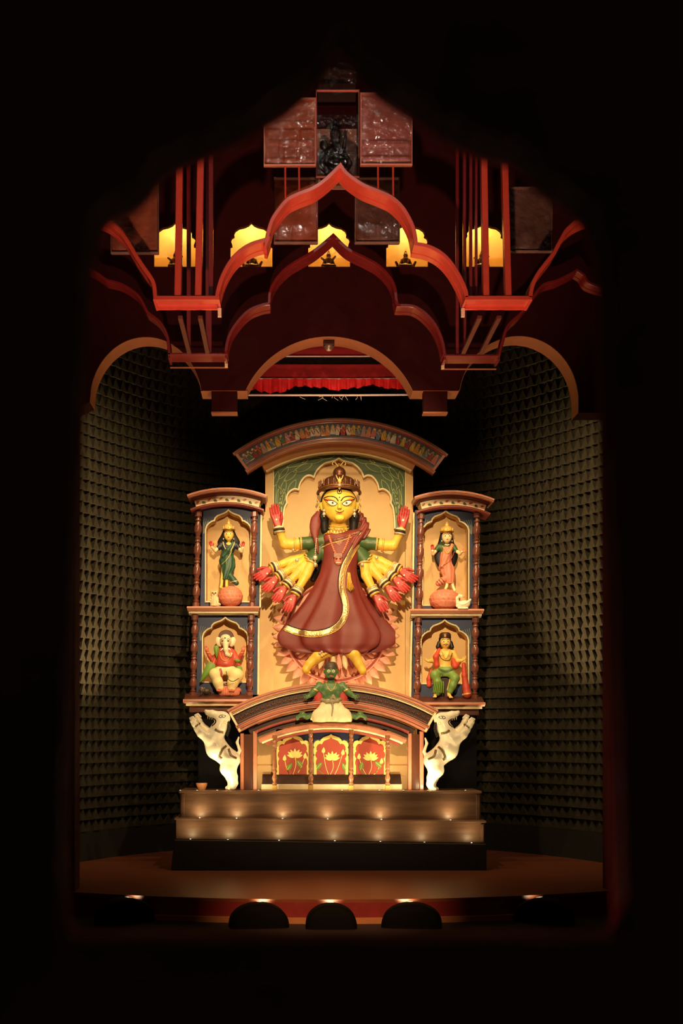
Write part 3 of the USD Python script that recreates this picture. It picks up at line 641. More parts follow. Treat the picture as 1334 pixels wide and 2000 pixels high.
for i, cx in enumerate(ALC):
    t = Thing('lit_alcove', 'small yellow lit niche with a lobed top, %s of five' % alab[i], 'niche', (cx, 521), YW)
    t.add('alcove_back', bx(cx - 46, cx + 46, 408, 526, -64, -60), ALW)
    t.add('alcove_floor', bx(cx - 46, cx + 46, 521.5, 526, -60, -10.2), ALW)
    t.add('alcove_side', bx(cx - 50, cx - 46, 408, 526, -64, -10.2), ALW); t.add('alcove_side', bx(cx + 46, cx + 50, 408, 526, -64, -10.2), ALW)
    t.add('alcove_top', bx(cx - 50, cx + 50, 404, 408, -64, -10.2), ALW)
    for sx, x in (('', cx),):
        L = UsdLux.SphereLight.Define(stage, t.path + '/bulb_light'); L.CreateRadiusAttr(0.02); L.CreateIntensityAttr(ALI := 170); L.CreateColorAttr(Gf.Vec3f(1, 0.66, 0.25))
        w = to_world([(x, 424, -27)], YW)[0] - t.o; L.AddTranslateOp().Set(Gf.Vec3d(*w))
    S = FIG[1] if i in (1, 3) else FIG[0]
    single('figurine', ['small dark seated statuette behind the red posts in the leftmost lit niche', 'squat dark statuette half hidden by the red arch in the second lit niche', 'small dark statuette peeping over the rear arch in the middle lit niche', 'squat dark statuette on a wide base in the fourth lit niche', 'small dark statuette partly behind red posts in the rightmost lit niche'][i],
           'statuette', (S.v * 1.2 + [cx - (2 if i == 0 else 0), 521.3, -36], S.f), YW, BRONZE, True, group='statuettes in the lit niches')
# cloth-lined beams and rods behind the middle arch
YC = 12.72
single('ceiling_cloth', 'upper flat dark red cloth strip behind the middle arch', 'cloth', bx(470, 830, 662, 693, -14, -10), YC, RED_CLOTH)
single('ceiling_cloth', 'lower wide dark red cloth strip above the bright frill', 'cloth', bx(455, 840, 709, 740, -14, -10), YC, RED_CLOTH)
for y, r, lab in ((696, 1.4, 'topmost thin white rod behind the middle arch'), (740, 1.3, 'middle thin white rod above the red frill'), (772, 2.0, 'thick pale rod with frayed threads under the red frill')):
    t = Thing('curtain_rod', lab, 'rod', (645, y), YC); t.add('rod', tube([(450, y - 0.6, 0), (560, y, 0), (700, y, 0), (850, y - 1.5, 0)], r, 8), WHITE_ROD)
    if y == 772:
        for k in range(14):
            x = 560 + 150 * rng.random(); l = 3 + 9 * rng.random()
            t.add('frayed_thread', tube([(x, y + 1, 2), (x + rng.normal(0, 2), y + l * .5, 3), (x + rng.normal(0, 5), y + l, 2)], 0.35, 4), WHITE_ROD)
xs = np.linspace(478, 818, 170); zs = np.linspace(0, 1, 8)
fold = 3.2 * np.sin(xs * 0.33) + 2.5 * np.sin(xs * 0.13 + 1) + 1.4 * np.sin(xs * 0.71)
bot = 757 + 4 * np.sin(xs * 0.05) + 3 * meshkit.noise(np.c_[xs * 0.12, xs * 0, xs * 0], 3) + np.where(xs < 560, 5, 0)
v = np.stack([np.broadcast_to(xs[:, None], (170, 8)), 741 + zs[None] * (bot - 741)[:, None], 3 + fold[:, None] * (0.3 + zs[None])], -1).reshape(-1, 3)
i = (np.arange(169) * 8)[:, None] + np.arange(7)[None]; i = i.ravel()
f = np.stack([i, i + 1, i + 9, i + 8], 1); v2 = v - [0, 0, 0.8]
single('red_frill', 'gathered bright red frill with a torn hem behind the middle arch', 'curtain', (np.vstack([v, v2]), np.vstack([f, f[:, ::-1] + len(v)])), YC, mat('scarlet_frill', (206, 26, 30), 0.7, var=0.3, scale=14), True)
t = Thing('ceiling_spotlight', 'small clear spotlight fixed under the crown of the middle arch', 'lamp', (643, 662), YW)
t.add('bracket', bx(632, 654, 661, 668, -30, -14, 1), DARK_BROWN); t.add('lamp_cup', lathe(643, -22, [(667, 9), (671, 10), (675, 8), (677, 6)], 16), LAMP_BODY); t.add('lens', ball((643, 677, -22), (5.5, 2.5, 5.5)), SILVER)

# ------------------------------------------------------------------ hanging arch frames
def strip(path, w=8.0, t_=64.0, parts=True):
    """A bent wooden strip seen edge-on: a broad front lip, a groove and a rear lip."""
    l = LineString(path); a = l.buffer(w / 2, cap_style=2, join_style=2, mitre_limit=3); b = l.buffer(w / 2 - 1.6, cap_style=2, join_style=2, mitre_limit=3)
    return join([bev(a, -t_ * 0.56, 0, 1.0), ext(b, -t_ * 0.66, -t_ * 0.56), ext(a, -t_, -t_ * 0.66)])
A1 = cusped([(424, 579), (426, 566), (434, 540), (449.5, 511), (469, 490), (492, 476), (522, 467)], [(521, 470), (524, 453), (532, 428), (546, 407), (562, 389), (583, 378), (610, 367.5), (631, 354), (648, 339), (665, 322)],
            [(665, 322), (674, 335), (690.5, 348.5), (712, 362), (739, 373), (765, 385), (784, 402), (796, 420), (806, 441), (811, 464), (812, 474)], [(812, 476), (837, 481), (861, 493), (881, 513), (898, 540), (909, 565), (912, 581)])
A1L = cusped([(303, 579), (300, 554), (292, 538), (280, 521), (264, 497)], [(264, 497), (255, 481), (243, 462), (230, 447), (206, 428), (160, 410)])
A1R = cusped([(1036, 581), (1040, 559), (1050, 536), (1064, 517), (1083, 493)], [(1083, 493), (1096, 468), (1110, 446), (1140, 424), (1190, 408)])
t = Thing('hanging_arch_frame', 'large bright red hanging cusped arch frame in front, with two box feet and tall bars', 'arch frame', (665, 600), Y1)
t.add('arch_strip', strip(A1), RED_GLOSS, 40); t.add('arch_strip', strip(A1L), RED_GLOSS, 40); t.add('arch_strip', strip(A1R), RED_GLOSS, 40)
for x0, x1, y0 in ((299, 429, 577), (908, 1040, 577)):
    t.add('box_foot', join([bx(x0, x1, y0, y0 + 2.5, -64, -5), bx(x0, x1, y0, y0 + 9, -5, 0, 1), bx(x0, x1, y0 + 2.5, y0 + 8, -64, -58), bx(x0, x0 + 4, y0 + 2.5, y0 + 9, -64, -5), bx(x1 - 4, x1, y0 + 2.5, y0 + 9, -64, -5)]), RED_GLOSS, 30)
    t.add('foot_cheek', bx(*((x1 - 6, x1 + 1) if x0 < 600 else (x0 - 1, x0 + 6)), y0 + 10, y0 + 27, -50, -44), PALE)
for xt, xb, w in ((353, 346.5, 13), (394.5, 386.5, 13), (946, 951, 12), (985, 994.5, 12)):
    p_ = Polygon([(xt - w / 2 - 1, 180), (xt - w / 2 - 1, -532), (xt + w / 2 - 1, -532), (xt + w / 2 - 1, 180), (xb + w / 2, 579), (xb - w / 2, 579)]); t.add('hanging_bar', bev(p_, -24, -4, 1), RED_GLOSS)
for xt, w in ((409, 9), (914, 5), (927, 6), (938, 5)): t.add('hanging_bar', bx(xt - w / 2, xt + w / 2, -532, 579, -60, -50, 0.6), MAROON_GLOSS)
for x in (347, 387, 946, 985): t.add('cross_strut', bx(x - 4.5, x + 4.5, 597, 603, -300, -60), BROWN)
A2 = cusped([(441, 691), (443, 672), (451, 648), (469, 622.5), (488, 605), (511, 595.5), (525, 593)], [(526, 588), (527, 573), (534, 554), (548, 534.5), (567, 517.5), (589.5, 504), (612, 491), (632, 475.5), (651, 459)],
            [(651, 459), (678, 485), (715, 504), (740, 518.5), (760, 539), (771, 561), (774, 586)], [(777, 596), (808, 598), (832, 613), (852, 637), (864, 666), (869, 692)])
A2L = cusped([(331, 693), (326, 655), (311, 628), (290, 611)], [(290, 611), (286, 606), (272, 580), (253, 563.5), (232, 552.5), (208, 546.5)], [(208, 546.5), (184, 530), (150, 512)])
A2R = cusped([(975, 693), (981, 670), (992, 637), (1017, 612), (1037, 587)], [(1037, 587), (1060, 557), (1089, 547), (1118, 533), (1127, 527)], [(1127, 527), (1140, 536), (1152, 552), (1190, 565)])
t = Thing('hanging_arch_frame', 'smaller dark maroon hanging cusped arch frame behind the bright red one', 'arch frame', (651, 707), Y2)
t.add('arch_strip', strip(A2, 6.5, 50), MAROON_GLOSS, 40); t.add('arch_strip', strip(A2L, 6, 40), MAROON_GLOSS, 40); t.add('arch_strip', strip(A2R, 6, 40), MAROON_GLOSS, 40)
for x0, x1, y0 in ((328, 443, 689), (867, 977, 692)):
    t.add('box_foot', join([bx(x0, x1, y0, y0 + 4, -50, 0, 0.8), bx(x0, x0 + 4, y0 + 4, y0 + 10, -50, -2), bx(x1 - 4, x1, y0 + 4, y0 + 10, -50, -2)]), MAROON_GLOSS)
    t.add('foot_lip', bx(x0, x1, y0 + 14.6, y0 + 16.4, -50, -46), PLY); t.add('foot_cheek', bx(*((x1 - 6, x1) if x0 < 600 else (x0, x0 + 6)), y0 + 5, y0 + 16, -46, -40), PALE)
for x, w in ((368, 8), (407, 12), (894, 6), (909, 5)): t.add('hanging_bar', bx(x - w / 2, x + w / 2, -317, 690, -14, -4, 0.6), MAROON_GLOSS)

# ------------------------------------------------------------------ relief panels in clear film, hung among the arches
def panel(name, label, x0, x1, y0, y1, Y, material, seed, edge_mat, figure=None, rods=(), tilt=0):
    t = Thing(name, label, 'relief plaque', ((x0 + x1) / 2, y1), Y)
    nx, ny = 44, 56; X, YY = np.meshgrid(np.linspace(x0, x1, nx), np.linspace(y0, y1, ny), indexing='ij')
    u, w = (X - x0) / (x1 - x0), (YY - y0) / (y1 - y0)
    h = 2.5 * meshkit.fbm(np.stack([X * 0.05, YY * 0.05, X * 0 + seed], -1), 4, seed)
    if figure == 'arches': h += 3 * (np.abs(np.sin(u * 9.4)) > 0.35) * (w > 0.45) + 2 * (np.sin(w * 22) > 0.6)
    if figure == 'goddess': h += 7 * np.exp(-(((u - .42) / .2) ** 2 + ((w - .45) / .14) ** 2)) + 6 * np.exp(-(((u - .32) / .1) ** 2 + ((w - .3) / .08) ** 2)) + 3 * (np.sin(w * 30) > 0.5) * (w > 0.6)
    if figure == 'dome': h += 8 * np.exp(-(((u - .5) / .22) ** 2 + ((w - .8) / .3) ** 2)) + 4 * np.exp(-(((u - .15) / .1) ** 2 + ((w - .85) / .2) ** 2))
    e = np.minimum(np.minimum(u, 1 - u), np.minimum(w, 1 - w)); h *= np.clip(e * 14, 0, 1)
    v = np.stack([X, YY, -8 + h], -1).reshape(-1, 3); i = (np.arange(nx - 1) * ny)[:, None] + np.arange(ny - 1)[None]; i = i.ravel()
    f = np.stack([i, i + 1, i + ny + 1, i + ny], 1)
    t.add('relief_board', join([(v, f), bx(x0, x1, y0, y1, -14, -8.5)]), material, True)
    fr = sbox(x0 - 1, y0 - 1, x1 + 1, y1 + 1).difference(sbox(x0 + 1.4, y0 + 1.4, x1 - 1.4, y1 - 1.4)); t.add('frame', bev(fr, -9, 2, 0.6), edge_mat)
    n2 = 72; X, YY = np.meshgrid(np.linspace(x0 + 1, x1 - 1, n2), np.linspace(y0 + 1, y1 - 1, n2), indexing='ij')
    P = np.stack([X * 0.06, YY * 0.06, X * 0 + seed * 3.7], -1); hh = 3 + 3.0 * (meshkit.fbm(P * 0.7, 2, seed + 5) - 0.5) + 9 * np.clip(np.abs(meshkit.fbm(P * 0.9, 4, seed + 9) - 0.5), 0, 0.12)
    v = np.stack([X, YY, 1 + hh], -1).reshape(-1, 3); i = ((np.arange(n2 - 1) * n2)[:, None] + np.arange(n2 - 1)[None]).ravel()
    t.add('plastic_film', (v, np.stack([i, i + 1, i + n2 + 1, i + n2], 1)), FILM, True, label='crinkled clear plastic film')
    for x, ya, yb in rods: t.add('hanger_rod', tube([(x, ya, -4), (x + 0.5, yb, -4)], 2.0, 8), RED_GLOSS)
    return t
panel('relief_plaque', 'orange brown terracotta panel under shiny film, upper left of the arch tip', 516, 616, 192, 322, Y1, TERRA, 1, PINK, 'arches', [(557, 322, 396), (584, 322, 380)])
panel('relief_plaque', 'pinkish panel with a raised figure under film, upper right of the arch tip', 704.5, 804.5, 182, 321, Y1, ROSY, 2, PINK, 'goddess', [(738.5, 321, 376), (768, 321, 390)])
panel('relief_plaque', 'brown filmed panel half behind the left flank of the bright red arch', 536, 620, 347, 473, 10.8, TERRA, 3, DUSK, None)
panel('relief_plaque', 'grey filmed panel with a dark figure behind the right flank of the red arch', 694, 780, 347, 473, 10.8, DUSK, 4, DUSK, 'dome')
panel('relief_plaque', 'dark filmed panel at the far left beyond the red posts', 217, 309, 320, 493, 10.8, TERRA, 5, DUSK, 'dome')
panel('relief_plaque', 'dark filmed panel at the far right beyond the red posts', 992, 1078, 366, 490, 10.8, DUSK, 6, DUSK, 'dome')
t = Thing('display_case', 'tall clear filmed case behind the arch tip holding a dark statue', 'display case', (659, 346), 10.6)
fr = sbox(617, 176, 702, 346).difference(sbox(619, 178, 700, 344)); t.add('frame', bev(fr, -4, 3, 0.6), ROSY); t.add('case_side', bx(617, 619, 178, 344, -58, -4.2), DARK_BROWN); t.add('case_side', bx(700, 702, 178, 344, -58, -4.2), DARK_BROWN)
t.add('case_back', join([bx(620, 699, 179, 226, -58, -55), ]), RED_WALL); t.add('back_board', bx(620, 699, 226, 346, -58, -55), mat('case_board', (150, 112, 92), 0.7))
X, YY = np.meshgrid(np.linspace(620, 699, 40), np.linspace(226, 343, 50), indexing='ij'); P = np.stack([X * 0.07, YY * 0.07, X * 0 + 4], -1); hh = 12 * np.clip(np.abs(meshkit.fbm(P, 4, 21) - 0.5), 0, 0.2)
i = ((np.arange(39) * 50)[:, None] + np.arange(49)[None]).ravel(); t.add('plastic_film', (np.stack([X, YY, 2 + hh], -1).reshape(-1, 3), np.stack([i, i + 1, i + 51, i + 50], 1)), FILM, True)
S = Sculpt(0.9); c = (40, 28, 25)
S.ell((650, 300, -34), (27, 30, 12), c, 8).ell((659, 336, -30), (33, 12, 16), c, 3).ell((659, 318, -30), (22, 16, 13), c, 5).ell((659, 292, -30), (17, 17, 12), c, 5).ell((656, 250, -28), (11, 14, 10), c, 2).ell((634, 268, -34), (9, 10, 8), c, 2).cone((656, 262, -30), (656, 276, -30), 8, 9, c, 4)
S.cone((643, 284, -30), (630, 306, -26), 5, 4.5, c, 3).cone((672, 284, -30), (684, 305, -26), 5, 4.5, c, 3).cone((672, 280, -32), (676, 254, -28), 4, 3, c, 2).cone((630, 310, -24), (645, 330, -20), 6, 6, c, 4).cone((684, 310, -24), (672, 330, -20), 6, 6, c, 4).cone((656, 238, -28), (656, 232, -28), 6, 2, c, 2)
S.build(); single('dark_statue', 'dark many headed seated statue inside the tall filmed case', 'statue', (S.v, S.f), 10.6, DARK_STONE, True)
n2 = 30; X, YY = np.meshgrid(np.linspace(622, 697, n2), np.linspace(112, 175, n2), indexing='ij'); P = np.stack([X * 0.09, YY * 0.09, X * 0 + 2], -1)
i = ((np.arange(n2 - 1) * n2)[:, None] + np.arange(n2 - 1)[None]).ravel()
t = Thing('film_bundle', 'crinkled clear film bundled on top of the tall case', 'plastic sheet', (659, 175), 10.6)
t.add('film', (np.stack([X, YY, 14 * (meshkit.fbm(P, 4, 31) - 0.5) - 20], -1).reshape(-1, 3), np.stack([i, i + 1, i + n2 + 1, i + n2], 1)), FILM, True)
t.add('backing', bx(622, 697, 112, 175, -50, -46), DARK_BROWN)

# ------------------------------------------------------------------ the stepped dais
YD = 14.2
t = Thing('dais', 'stepped brown dais with a black base carrying the whole shrine', 'dais', (645, 1700), YD)
def DT(Y): return VY + 117 * YD / Y      # the row of the dais top at distance Y
def slab(pts, q0, q1, b=1.0): return bev(Polygon(pts), q0, q1, b)
def kq(Y0, Y): return (Y0 - Y) * F / Y0      # q of a plane at distance Y, in the pixels of plane Y0
t.add('base', slab([(341, 1640), (949, 1648), (949, 1705), (335, 1698)], -260, 8), STEP_BASE)
t.add('lower_step', slab([(342, 1601), (949, 1606), (949, 1648), (342, 1640)], -260, -12), STEP)
t.add('lower_tread', slab([(340, 1598.5), (951, 1604), (951, 1607.5), (340, 1602)], -260, -4, 0.8), STEP)
t.add('upper_step', slab([(348, 1550), (945, 1550), (945, 1605), (348, 1600)], -260, -40), STEP)
t.add('upper_tread', slab([(346, 1547), (947, 1547), (947, 1551), (346, 1551)], -260, -35, 0.8), STEP)
for x0, x1, y0, y1, q in ((350, 357, 1552, 1600, -40), (936, 943, 1554, 1604, -40), (940, 946, 1610, 1645, -8)): t.add('corner_trim', bx(x0, x1, y0, y1, q - 1, q + 1.6, 0.6), STEP)

# small uplights on the treads
LED_POWER = 2600
first = None
def uplight(px, py, Y, k, label, power=1.0):
    global first
    if first is None:
        t = Thing('uplight', label, 'lamp', (px, py), Y, group='small uplights along the dais')
        t.add('lamp_body', lathe(px, 0, [(py - 1.4, 1.7), (py, 2.0)], 12), LAMP_BODY)
        t.add('lens', ball((px, py - 1.6, 0), (1.3, 0.7, 1.3)), LAMP_GLASS)
        first = t
    else:
        o = to_world([(px, py, 0)], Y)[0]; again(first, 'uplight', o - first.o, label)
    o = to_world([(px, py - 4.2, 0)], Y)[0]; lamp(numbered('/World', 'uplight_glow')[7:], o, o + [0.0, 0.22, 1.0], 0.012, LED_POWER * power, (1, 0.74, 0.38))
ORD = ['first', 'second', 'third', 'fourth', 'fifth', 'sixth', 'seventh', 'eighth', 'ninth']
for k, px in enumerate((352, 385, 424, 505, 668, 741, 788, 836, 909)):
    uplight(px, DT(14.42), 14.42, k, 'small glowing uplight on the top tread of the dais, %s from the left' % ORD[k], 1.0 if px in (424, 505, 668, 788, 836) else 0.6)
for k, px in enumerate((390, 462, 552, 640, 745, 880)):
    uplight(px, 1598.4 + (px - 340) * 0.009, 14.31, k, 'small glowing uplight between the two brown steps, %s from the left' % ORD[k], 0.2)
for k, px in enumerate((372, 445, 545, 654, 743, 829, 921)):
    uplight(px, 1640 + (px - 341) * 0.013, 14.10, k, 'small glowing uplight under the lower brown step, %s from the left' % ORD[k], 0.2)

# ------------------------------------------------------------------ side shrines: four niches
OG = np.array([(0, 0), (3, 2.8), (9.3, 6.2), (20, 10), (24, 14), (25.6, 19.4), (30, 20.5), (35.7, 24), (40, 29), (42, 35), (42, 42)], float)
def ogee(cx, hw, apex, bottom, wid=None):
    o = OG * [hw / 42, hw / 42] + [0, apex]; return Polygon(np.vstack([np.c_[cx + o[:, 0], o[:, 1]], [(cx + hw, bottom), (cx - hw, bottom)], np.c_[cx - o[:0:-1, 0], o[:0:-1, 1]]]))
def turned(x, q, y0, y1, r=7.4, pitch=38.0, lean=0.0, n=8):
    pr = [(y0, r * 0.95), (y0 + 9, r * 0.95), (y0 + 9.5, r * 0.62)]
    y = y0 + 13
    k = max(1, round((y1 - y0 - 22) / pitch)); d = (y1 - y0 - 22) / k
    for i in range(k):
        s = d / 38
        pr += [(y, r * .58), (y + 2 * s, r * .78), (y + 4 * s, r * .78), (y + 5 * s, r * .55), (y + 9 * s, r * .72), (y + 12 * s, r * .84), (y + 13.5 * s, r), (y + 24 * s, r), (y + 25.5 * s, r * .84), (y + 29 * s, r * .66), (y + 33 * s, r * .55), (y + 34 * s, r * .78), (y + 36 * s, r * .78)]
        y += d
    pr += [(y1 - 9, r * .6), (y1 - 8.5, r * .95), (y1, r * .95)]
    return lathe(x, q, pr, n, lean)
YT = 15.0
def niche_shrine(label, px, cols, op, edge, shelf, roof=None, sill=None):
    """px: panel corners (xl top, xr top, xl bottom, xr bottom, y top, y bottom)."""
    a, b, c, d, y0, y1 = px; cx, hw, ap, bt = op
    t = Thing('niche_shrine', label, 'shrine', ((c + d) / 2, shelf[3] if shelf else sill[3]), YT)
    hole_ = ogee(cx, hw, ap, bt); quad = Polygon([(a, y0), (b, y0), (d, y1), (c, y1)])
    t.add('front_panel', ext(quad.difference(hole_), -6, 0), NAVY)
    t.add('niche_border', bev(hole_.buffer(3.0, join_style=2).intersection(quad).difference(hole_), -6, 2.4, 1), PALE)
    t.add('niche_back', ext(hole_.buffer(8).intersection(quad), -34, -31), CREAM)
    t.add('niche_reveal', ext(hole_.buffer(1.2).intersection(quad).difference(hole_), -31, -6.1), CREAM)
    t.add('outer_side', bx(a - 1, a + 2, y0 + 2, y1, -40, -6.2), NAVY); t.add('outer_side', bx(b - 2, b + 1, y0 + 2, y1, -40, -6.2), NAVY)
    for xa, xb in edge: t.add('white_edge', slab([(xa - 1.8, y0 + 6), (xa + 1.8, y0 + 6), (xb + 1.8, y1), (xb - 1.8, y1)], -20, 2, 0.6), PALE)
    for xt, xb, ya, yb in cols: t.add('column', turned((xt + xb) / 2, 12, ya, yb, lean=(xb - xt) / (yb - ya)), WALNUT, 40)
    free = quad.difference(hole_.buffer(3.6))                  # reed sprays painted in the upper corners
    for sx, xc in ((1, cols[0][0] + 8), (-1, cols[1][0] - 8)):
        for k in range(5):
            o = np.array([xc + sx * (1 + k), ap + 44 - k]); e = o + [sx * (1.5 + 3.4 * k), -30 + 2.2 * k]
            g_ = band(cr([o, (o + e) / 2 + [-sx * 1.5, 0], e], 6), 1.1).intersection(free)
            if g_.area > 1: t.add('reed_stroke', ext(g_, 0, 0.5), mat('reed_grey', (128, 138, 128), 0.6))
    if shelf:
        xa, xb, yt, yb = shelf; h = yb - yt
        t.add('shelf', line_mold(xa + 8, xb - 8, [(yt, -40), (yt, 30), (yt + h * .22, 32), (yt + h * .34, 28), (yt + h * .55, 24), (yt + h * .6, 22), (yt + h * .6, -40)], 0.12, 0.12), PINK, 30)
        t.add('shelf_moulding', line_mold(xa + 8, xb - 8, [(yt + h * .61, -40), (yt + h * .61, 20), (yt + h * .8, 20), (yt + h, 14), (yt + h, -40)], 0.05, 0.05), PALE, 30)
    if sill:
        xa, xb, yt, yb = sill; h = yb - yt
        t.add('sill', line_mold(xa + 8, xb - 8, [(yt, -40), (yt, 12), (yt + h * .42, 30), (yt + h * .46, 30), (yt + h * .46, -40)], 0.1, 0.1), BROWN, 30)
        t.add('sill_moulding', line_mold(xa + 6, xb - 6, [(yt + h * .47, -40), (yt + h * .47, 32), (yt + h * .66, 33), (yt + h * .74, 27), (yt + h * .8, 26), (yt + h * .8, -40)], 0.1, 0.1), PINK, 30)
        t.add('sill_lip', line_mold(xa + 10, xb - 10, [(yt + h * .81, -40), (yt + h * .81, 23), (yt + h, 22), (yt + h, -40)], 0.1, 0.1), PALE, 30)
    if roof:
        C, tilt = roof; A = lambda h: math.degrees(math.asin(h / 205))
        t.add('cornice', arc_mold(C, [(212, -36), (212, 28), (213.5, 31), (216, 31), (217, 29), (219.5, 29), (219.5, -36)], -A(72.5) + tilt, A(72.5) + tilt), PINK, 30)
        t.add('cornice_neck', arc_mold(C, [(207, -36), (207, 14), (209, 18), (211.9, 22), (211.9, -36)], -A(66) + tilt, A(66) + tilt), BROWN, 30)
        t.add('painted_band', arc_mold(C, [(193.5, -36), (193.5, 12), (206.9, 12), (206.9, -36)], -A(64) + tilt, A(64) + tilt), PALE, 30)
        t.add('lower_moulding', arc_mold(C, [(187.5, -36), (187.5, 24), (189, 27), (191.5, 27), (193.4, 20), (193.4, -36)], -A(76) + tilt, A(76) + tilt), ROSE, 30)
        for r_, q_, w_ in ((214.4, 31.05, 72), (190, 27.05, 75)): t.add('dark_groove', arc_mold(C, [(r_, q_ - .5), (r_, q_ + .25), (r_ + 1.1, q_ + .25), (r_ + 1.1, q_ - .5)], -A(w_) + tilt, A(w_) + tilt), BROWN)
        for k in range(11):
            an = math.radians(-A(58) + 2 * A(58) * k / 10 + tilt); c0 = np.array([C[0] + 200 * math.sin(an), C[1] - 200 * math.cos(an)])
            pts = petal_outline(c0 - np.array([math.cos(an), math.sin(an)]) * 4, math.degrees(an) + 90 + (25 if k % 2 else -25), 8, 5 if k % 2 else 4)
            t.add('leaf_motif', ext(Polygon(pts).buffer(0.05), 12, 12.6), GREEN if k % 2 else ROSE)
    return t
niche_shrine('upper left navy niche shrine with curved cornice, holding the goddess in green', (397, 507, 391, 504, 992, 1187), [(388.5, 383.5, 1002, 1187), (497.5, 493, 1002, 1187)], (446, 43, 998.5, 1174), [(510.5, 508)], (363, 512, 1187, 1202), ((443.6, 1177), 0.3))
niche_shrine('lower left navy niche shrine holding the elephant headed deity', (386, 503, 383, 502, 1202, 1357), [(382, 377.5, 1203, 1361), (491.5, 487.5, 1203, 1361)], (440, 43, 1208, 1331), [(505.5, 504)], None, None, (357, 500, 1355, 1379))
niche_shrine('upper right navy niche shrine with curved cornice, holding the goddess in orange', (811, 930, 809, 927, 996, 1192), [(821, 817, 1006, 1192), (930, 926.5, 1004, 1192)], (870.5, 43.5, 1000, 1181), [(808, 806.5), (935, 933)], (794, 945, 1192, 1207), ((877.6, 1182.5), 1.8))
niche_shrine('lower right navy niche shrine holding the seated figure in green', (808, 931, 805, 930, 1207, 1363), [(815.5, 813.5, 1208, 1366), (927, 925.5, 1208, 1366)], (868.5, 45, 1213, 1334), [(804, 801.5)], None, None, (797, 946, 1361, 1385))
for x0, x1, y0, nm in ((372, 468, 1379, 'left'), (832, 934, 1385, 'right')):
    t = Thing('plinth_block', 'black cloth covered plinth under the %s side niches' % nm, 'plinth', ((x0 + x1) / 2, 1546), YT)
    t.add('plinth_body', bx(x0 + 14, x1, y0 + 10, DT(YT), -60, -20), BLACK_CLOTH); t.add('plinth_cap', bx(x0 - 2, x1, y0, y0 + 12, -60, 12, 1), BROWN)

# ------------------------------------------------------------------ the main backdrop with its scalloped green arch, and the painted pediment
YB = 15.36
PC = (663.0, 1170.0)
t = Thing('shrine_backdrop', 'tall cream backdrop board with a green scalloped arch behind the main goddess', 'backdrop board', (662, 1540), YB)
top = ell_arc(663, 1170, 290, 290, -30, 30)
board = Polygon(np.vstack([[(503, DT(YB))], [(503, 1000)], [(518, 1000)], [(518, 905)], top[(top[:, 0] > 519) & (top[:, 0] < 806)], [(807, 905)], [(807, 1000)], [(815, 1000)], [(815, DT(YB))]])).buffer(0)
half = np.vstack([cr([(0, 0), (7, 4), (16, 6.5), (28, 10), (38, 18), (45, 27), (48.5, 36.5)], 5), cr([(48.5, 36.5), (56, 33), (64, 34.5), (71, 41), (76, 50), (78.5, 61)], 5), cr([(78.5, 61), (86, 59.5), (94, 63), (100, 70), (102.3, 79), (101.5, 87)], 5), cr([(101.5, 87), (105.5, 95), (107.5, 105), (109, 120), (109.5, 136)], 5)])
arch_pts = np.vstack([np.c_[661.7 - half[::-1, 0], 895.5 + half[::-1, 1]], np.c_[661.7 + half[1:, 0], 895.5 + half[1:, 1]]])
ARCHO = Polygon(np.vstack([arch_pts, [(661.7 + 109.5, 1400), (661.7 - 109.5, 1400)]])).buffer(0)
inner = Polygon(np.vstack([[(534, 1036)], [(534, 901)], ell_arc(663, 1170, 285, 285, -26, 26), [(792, 903)], [(792, 1036)]])).buffer(0)
spand = inner.difference(ARCHO)
t.add('back_board', ext(board, -14, -11), CREAM)
t.add('side_board', ext(board.intersection(sbox(500, 880, 534, 1545)), -11, 0), CREAM); t.add('side_board', ext(board.intersection(sbox(792, 880, 818, 1545)), -11, 0), CREAM)
t.add('spandrel', ext(spand, -4, -1), GREEN)
t.add('arch_trim', bev(LineString(arch_pts).buffer(1.7), -11, 2, 0.7), PALE)
t.add('panel_trim', bev(inner.buffer(1.2, join_style=2).difference(inner.buffer(-1.2, join_style=2)).intersection(sbox(500, 800, 840, 1034)), -4, 1.5, 0.6), PALE)
t.add('arch_reveal', ext(ARCHO.buffer(1.0).difference(ARCHO).intersection(sbox(500, 800, 840, 1033)), -11, -4), DARK_BROWN)
for s in (-1, 1):
    for k, (x, y, ang, l, w) in enumerate(((8, -3, 92, 36, 11), (30, 3, 100, 42, 12), (52, 14, 112, 40, 12), (60, 6, 108, 44, 9), (82, 26, 130, 34, 11), (98, 20, 140, 30, 9), (84, 44, 152, 34, 11), (104, 44, 165, 36, 10), (107, 62, 172, 34, 9), (116, 58, 176, 44, 9), (114, 84, 176, 40, 8), (122, 90, 178, 44, 7), (118, 28, 165, 30, 8))):
        o = Polygon(petal_outline((661.7 + s * x, 893 + y), s * ang, l, w, 0.9, 12)).buffer(0)
        ln = o.buffer(0.55).difference(o.buffer(-0.45)).intersection(spand.buffer(-2))
        if not ln.is_empty and ln.area > 4: t.add('leaf_outline', ext(ln, -1, 0.1), LINE_GREEN)
    for k in range(4):
        pth = cr([(661.7 + s * (113 + 3 * k), 1030), (661.7 + s * (112 + 4 * k), 990), (661.7 + s * (108 + 4.5 * k), 960 - 6 * k)], 6); ln = band(pth, 0.8).intersection(spand.buffer(-1))
        if not ln.is_empty: t.add('leaf_stem', ext(ln, -1, 0.1), LINE_GREEN)
YP = 15.15
t = Thing('painted_pediment', 'curved pediment over the backdrop painted with a frieze of tiny figures', 'pediment', (663, 930), YP)
a0, a1 = -36.0, 36.6
t.add('frieze_board', arc_mold(PC, [(305, -8), (305, 4), (350, 4), (350, -8)], a0, a1, 60), mat('slate_blue', (92, 98, 106), 0.6, var=0.3, scale=14))
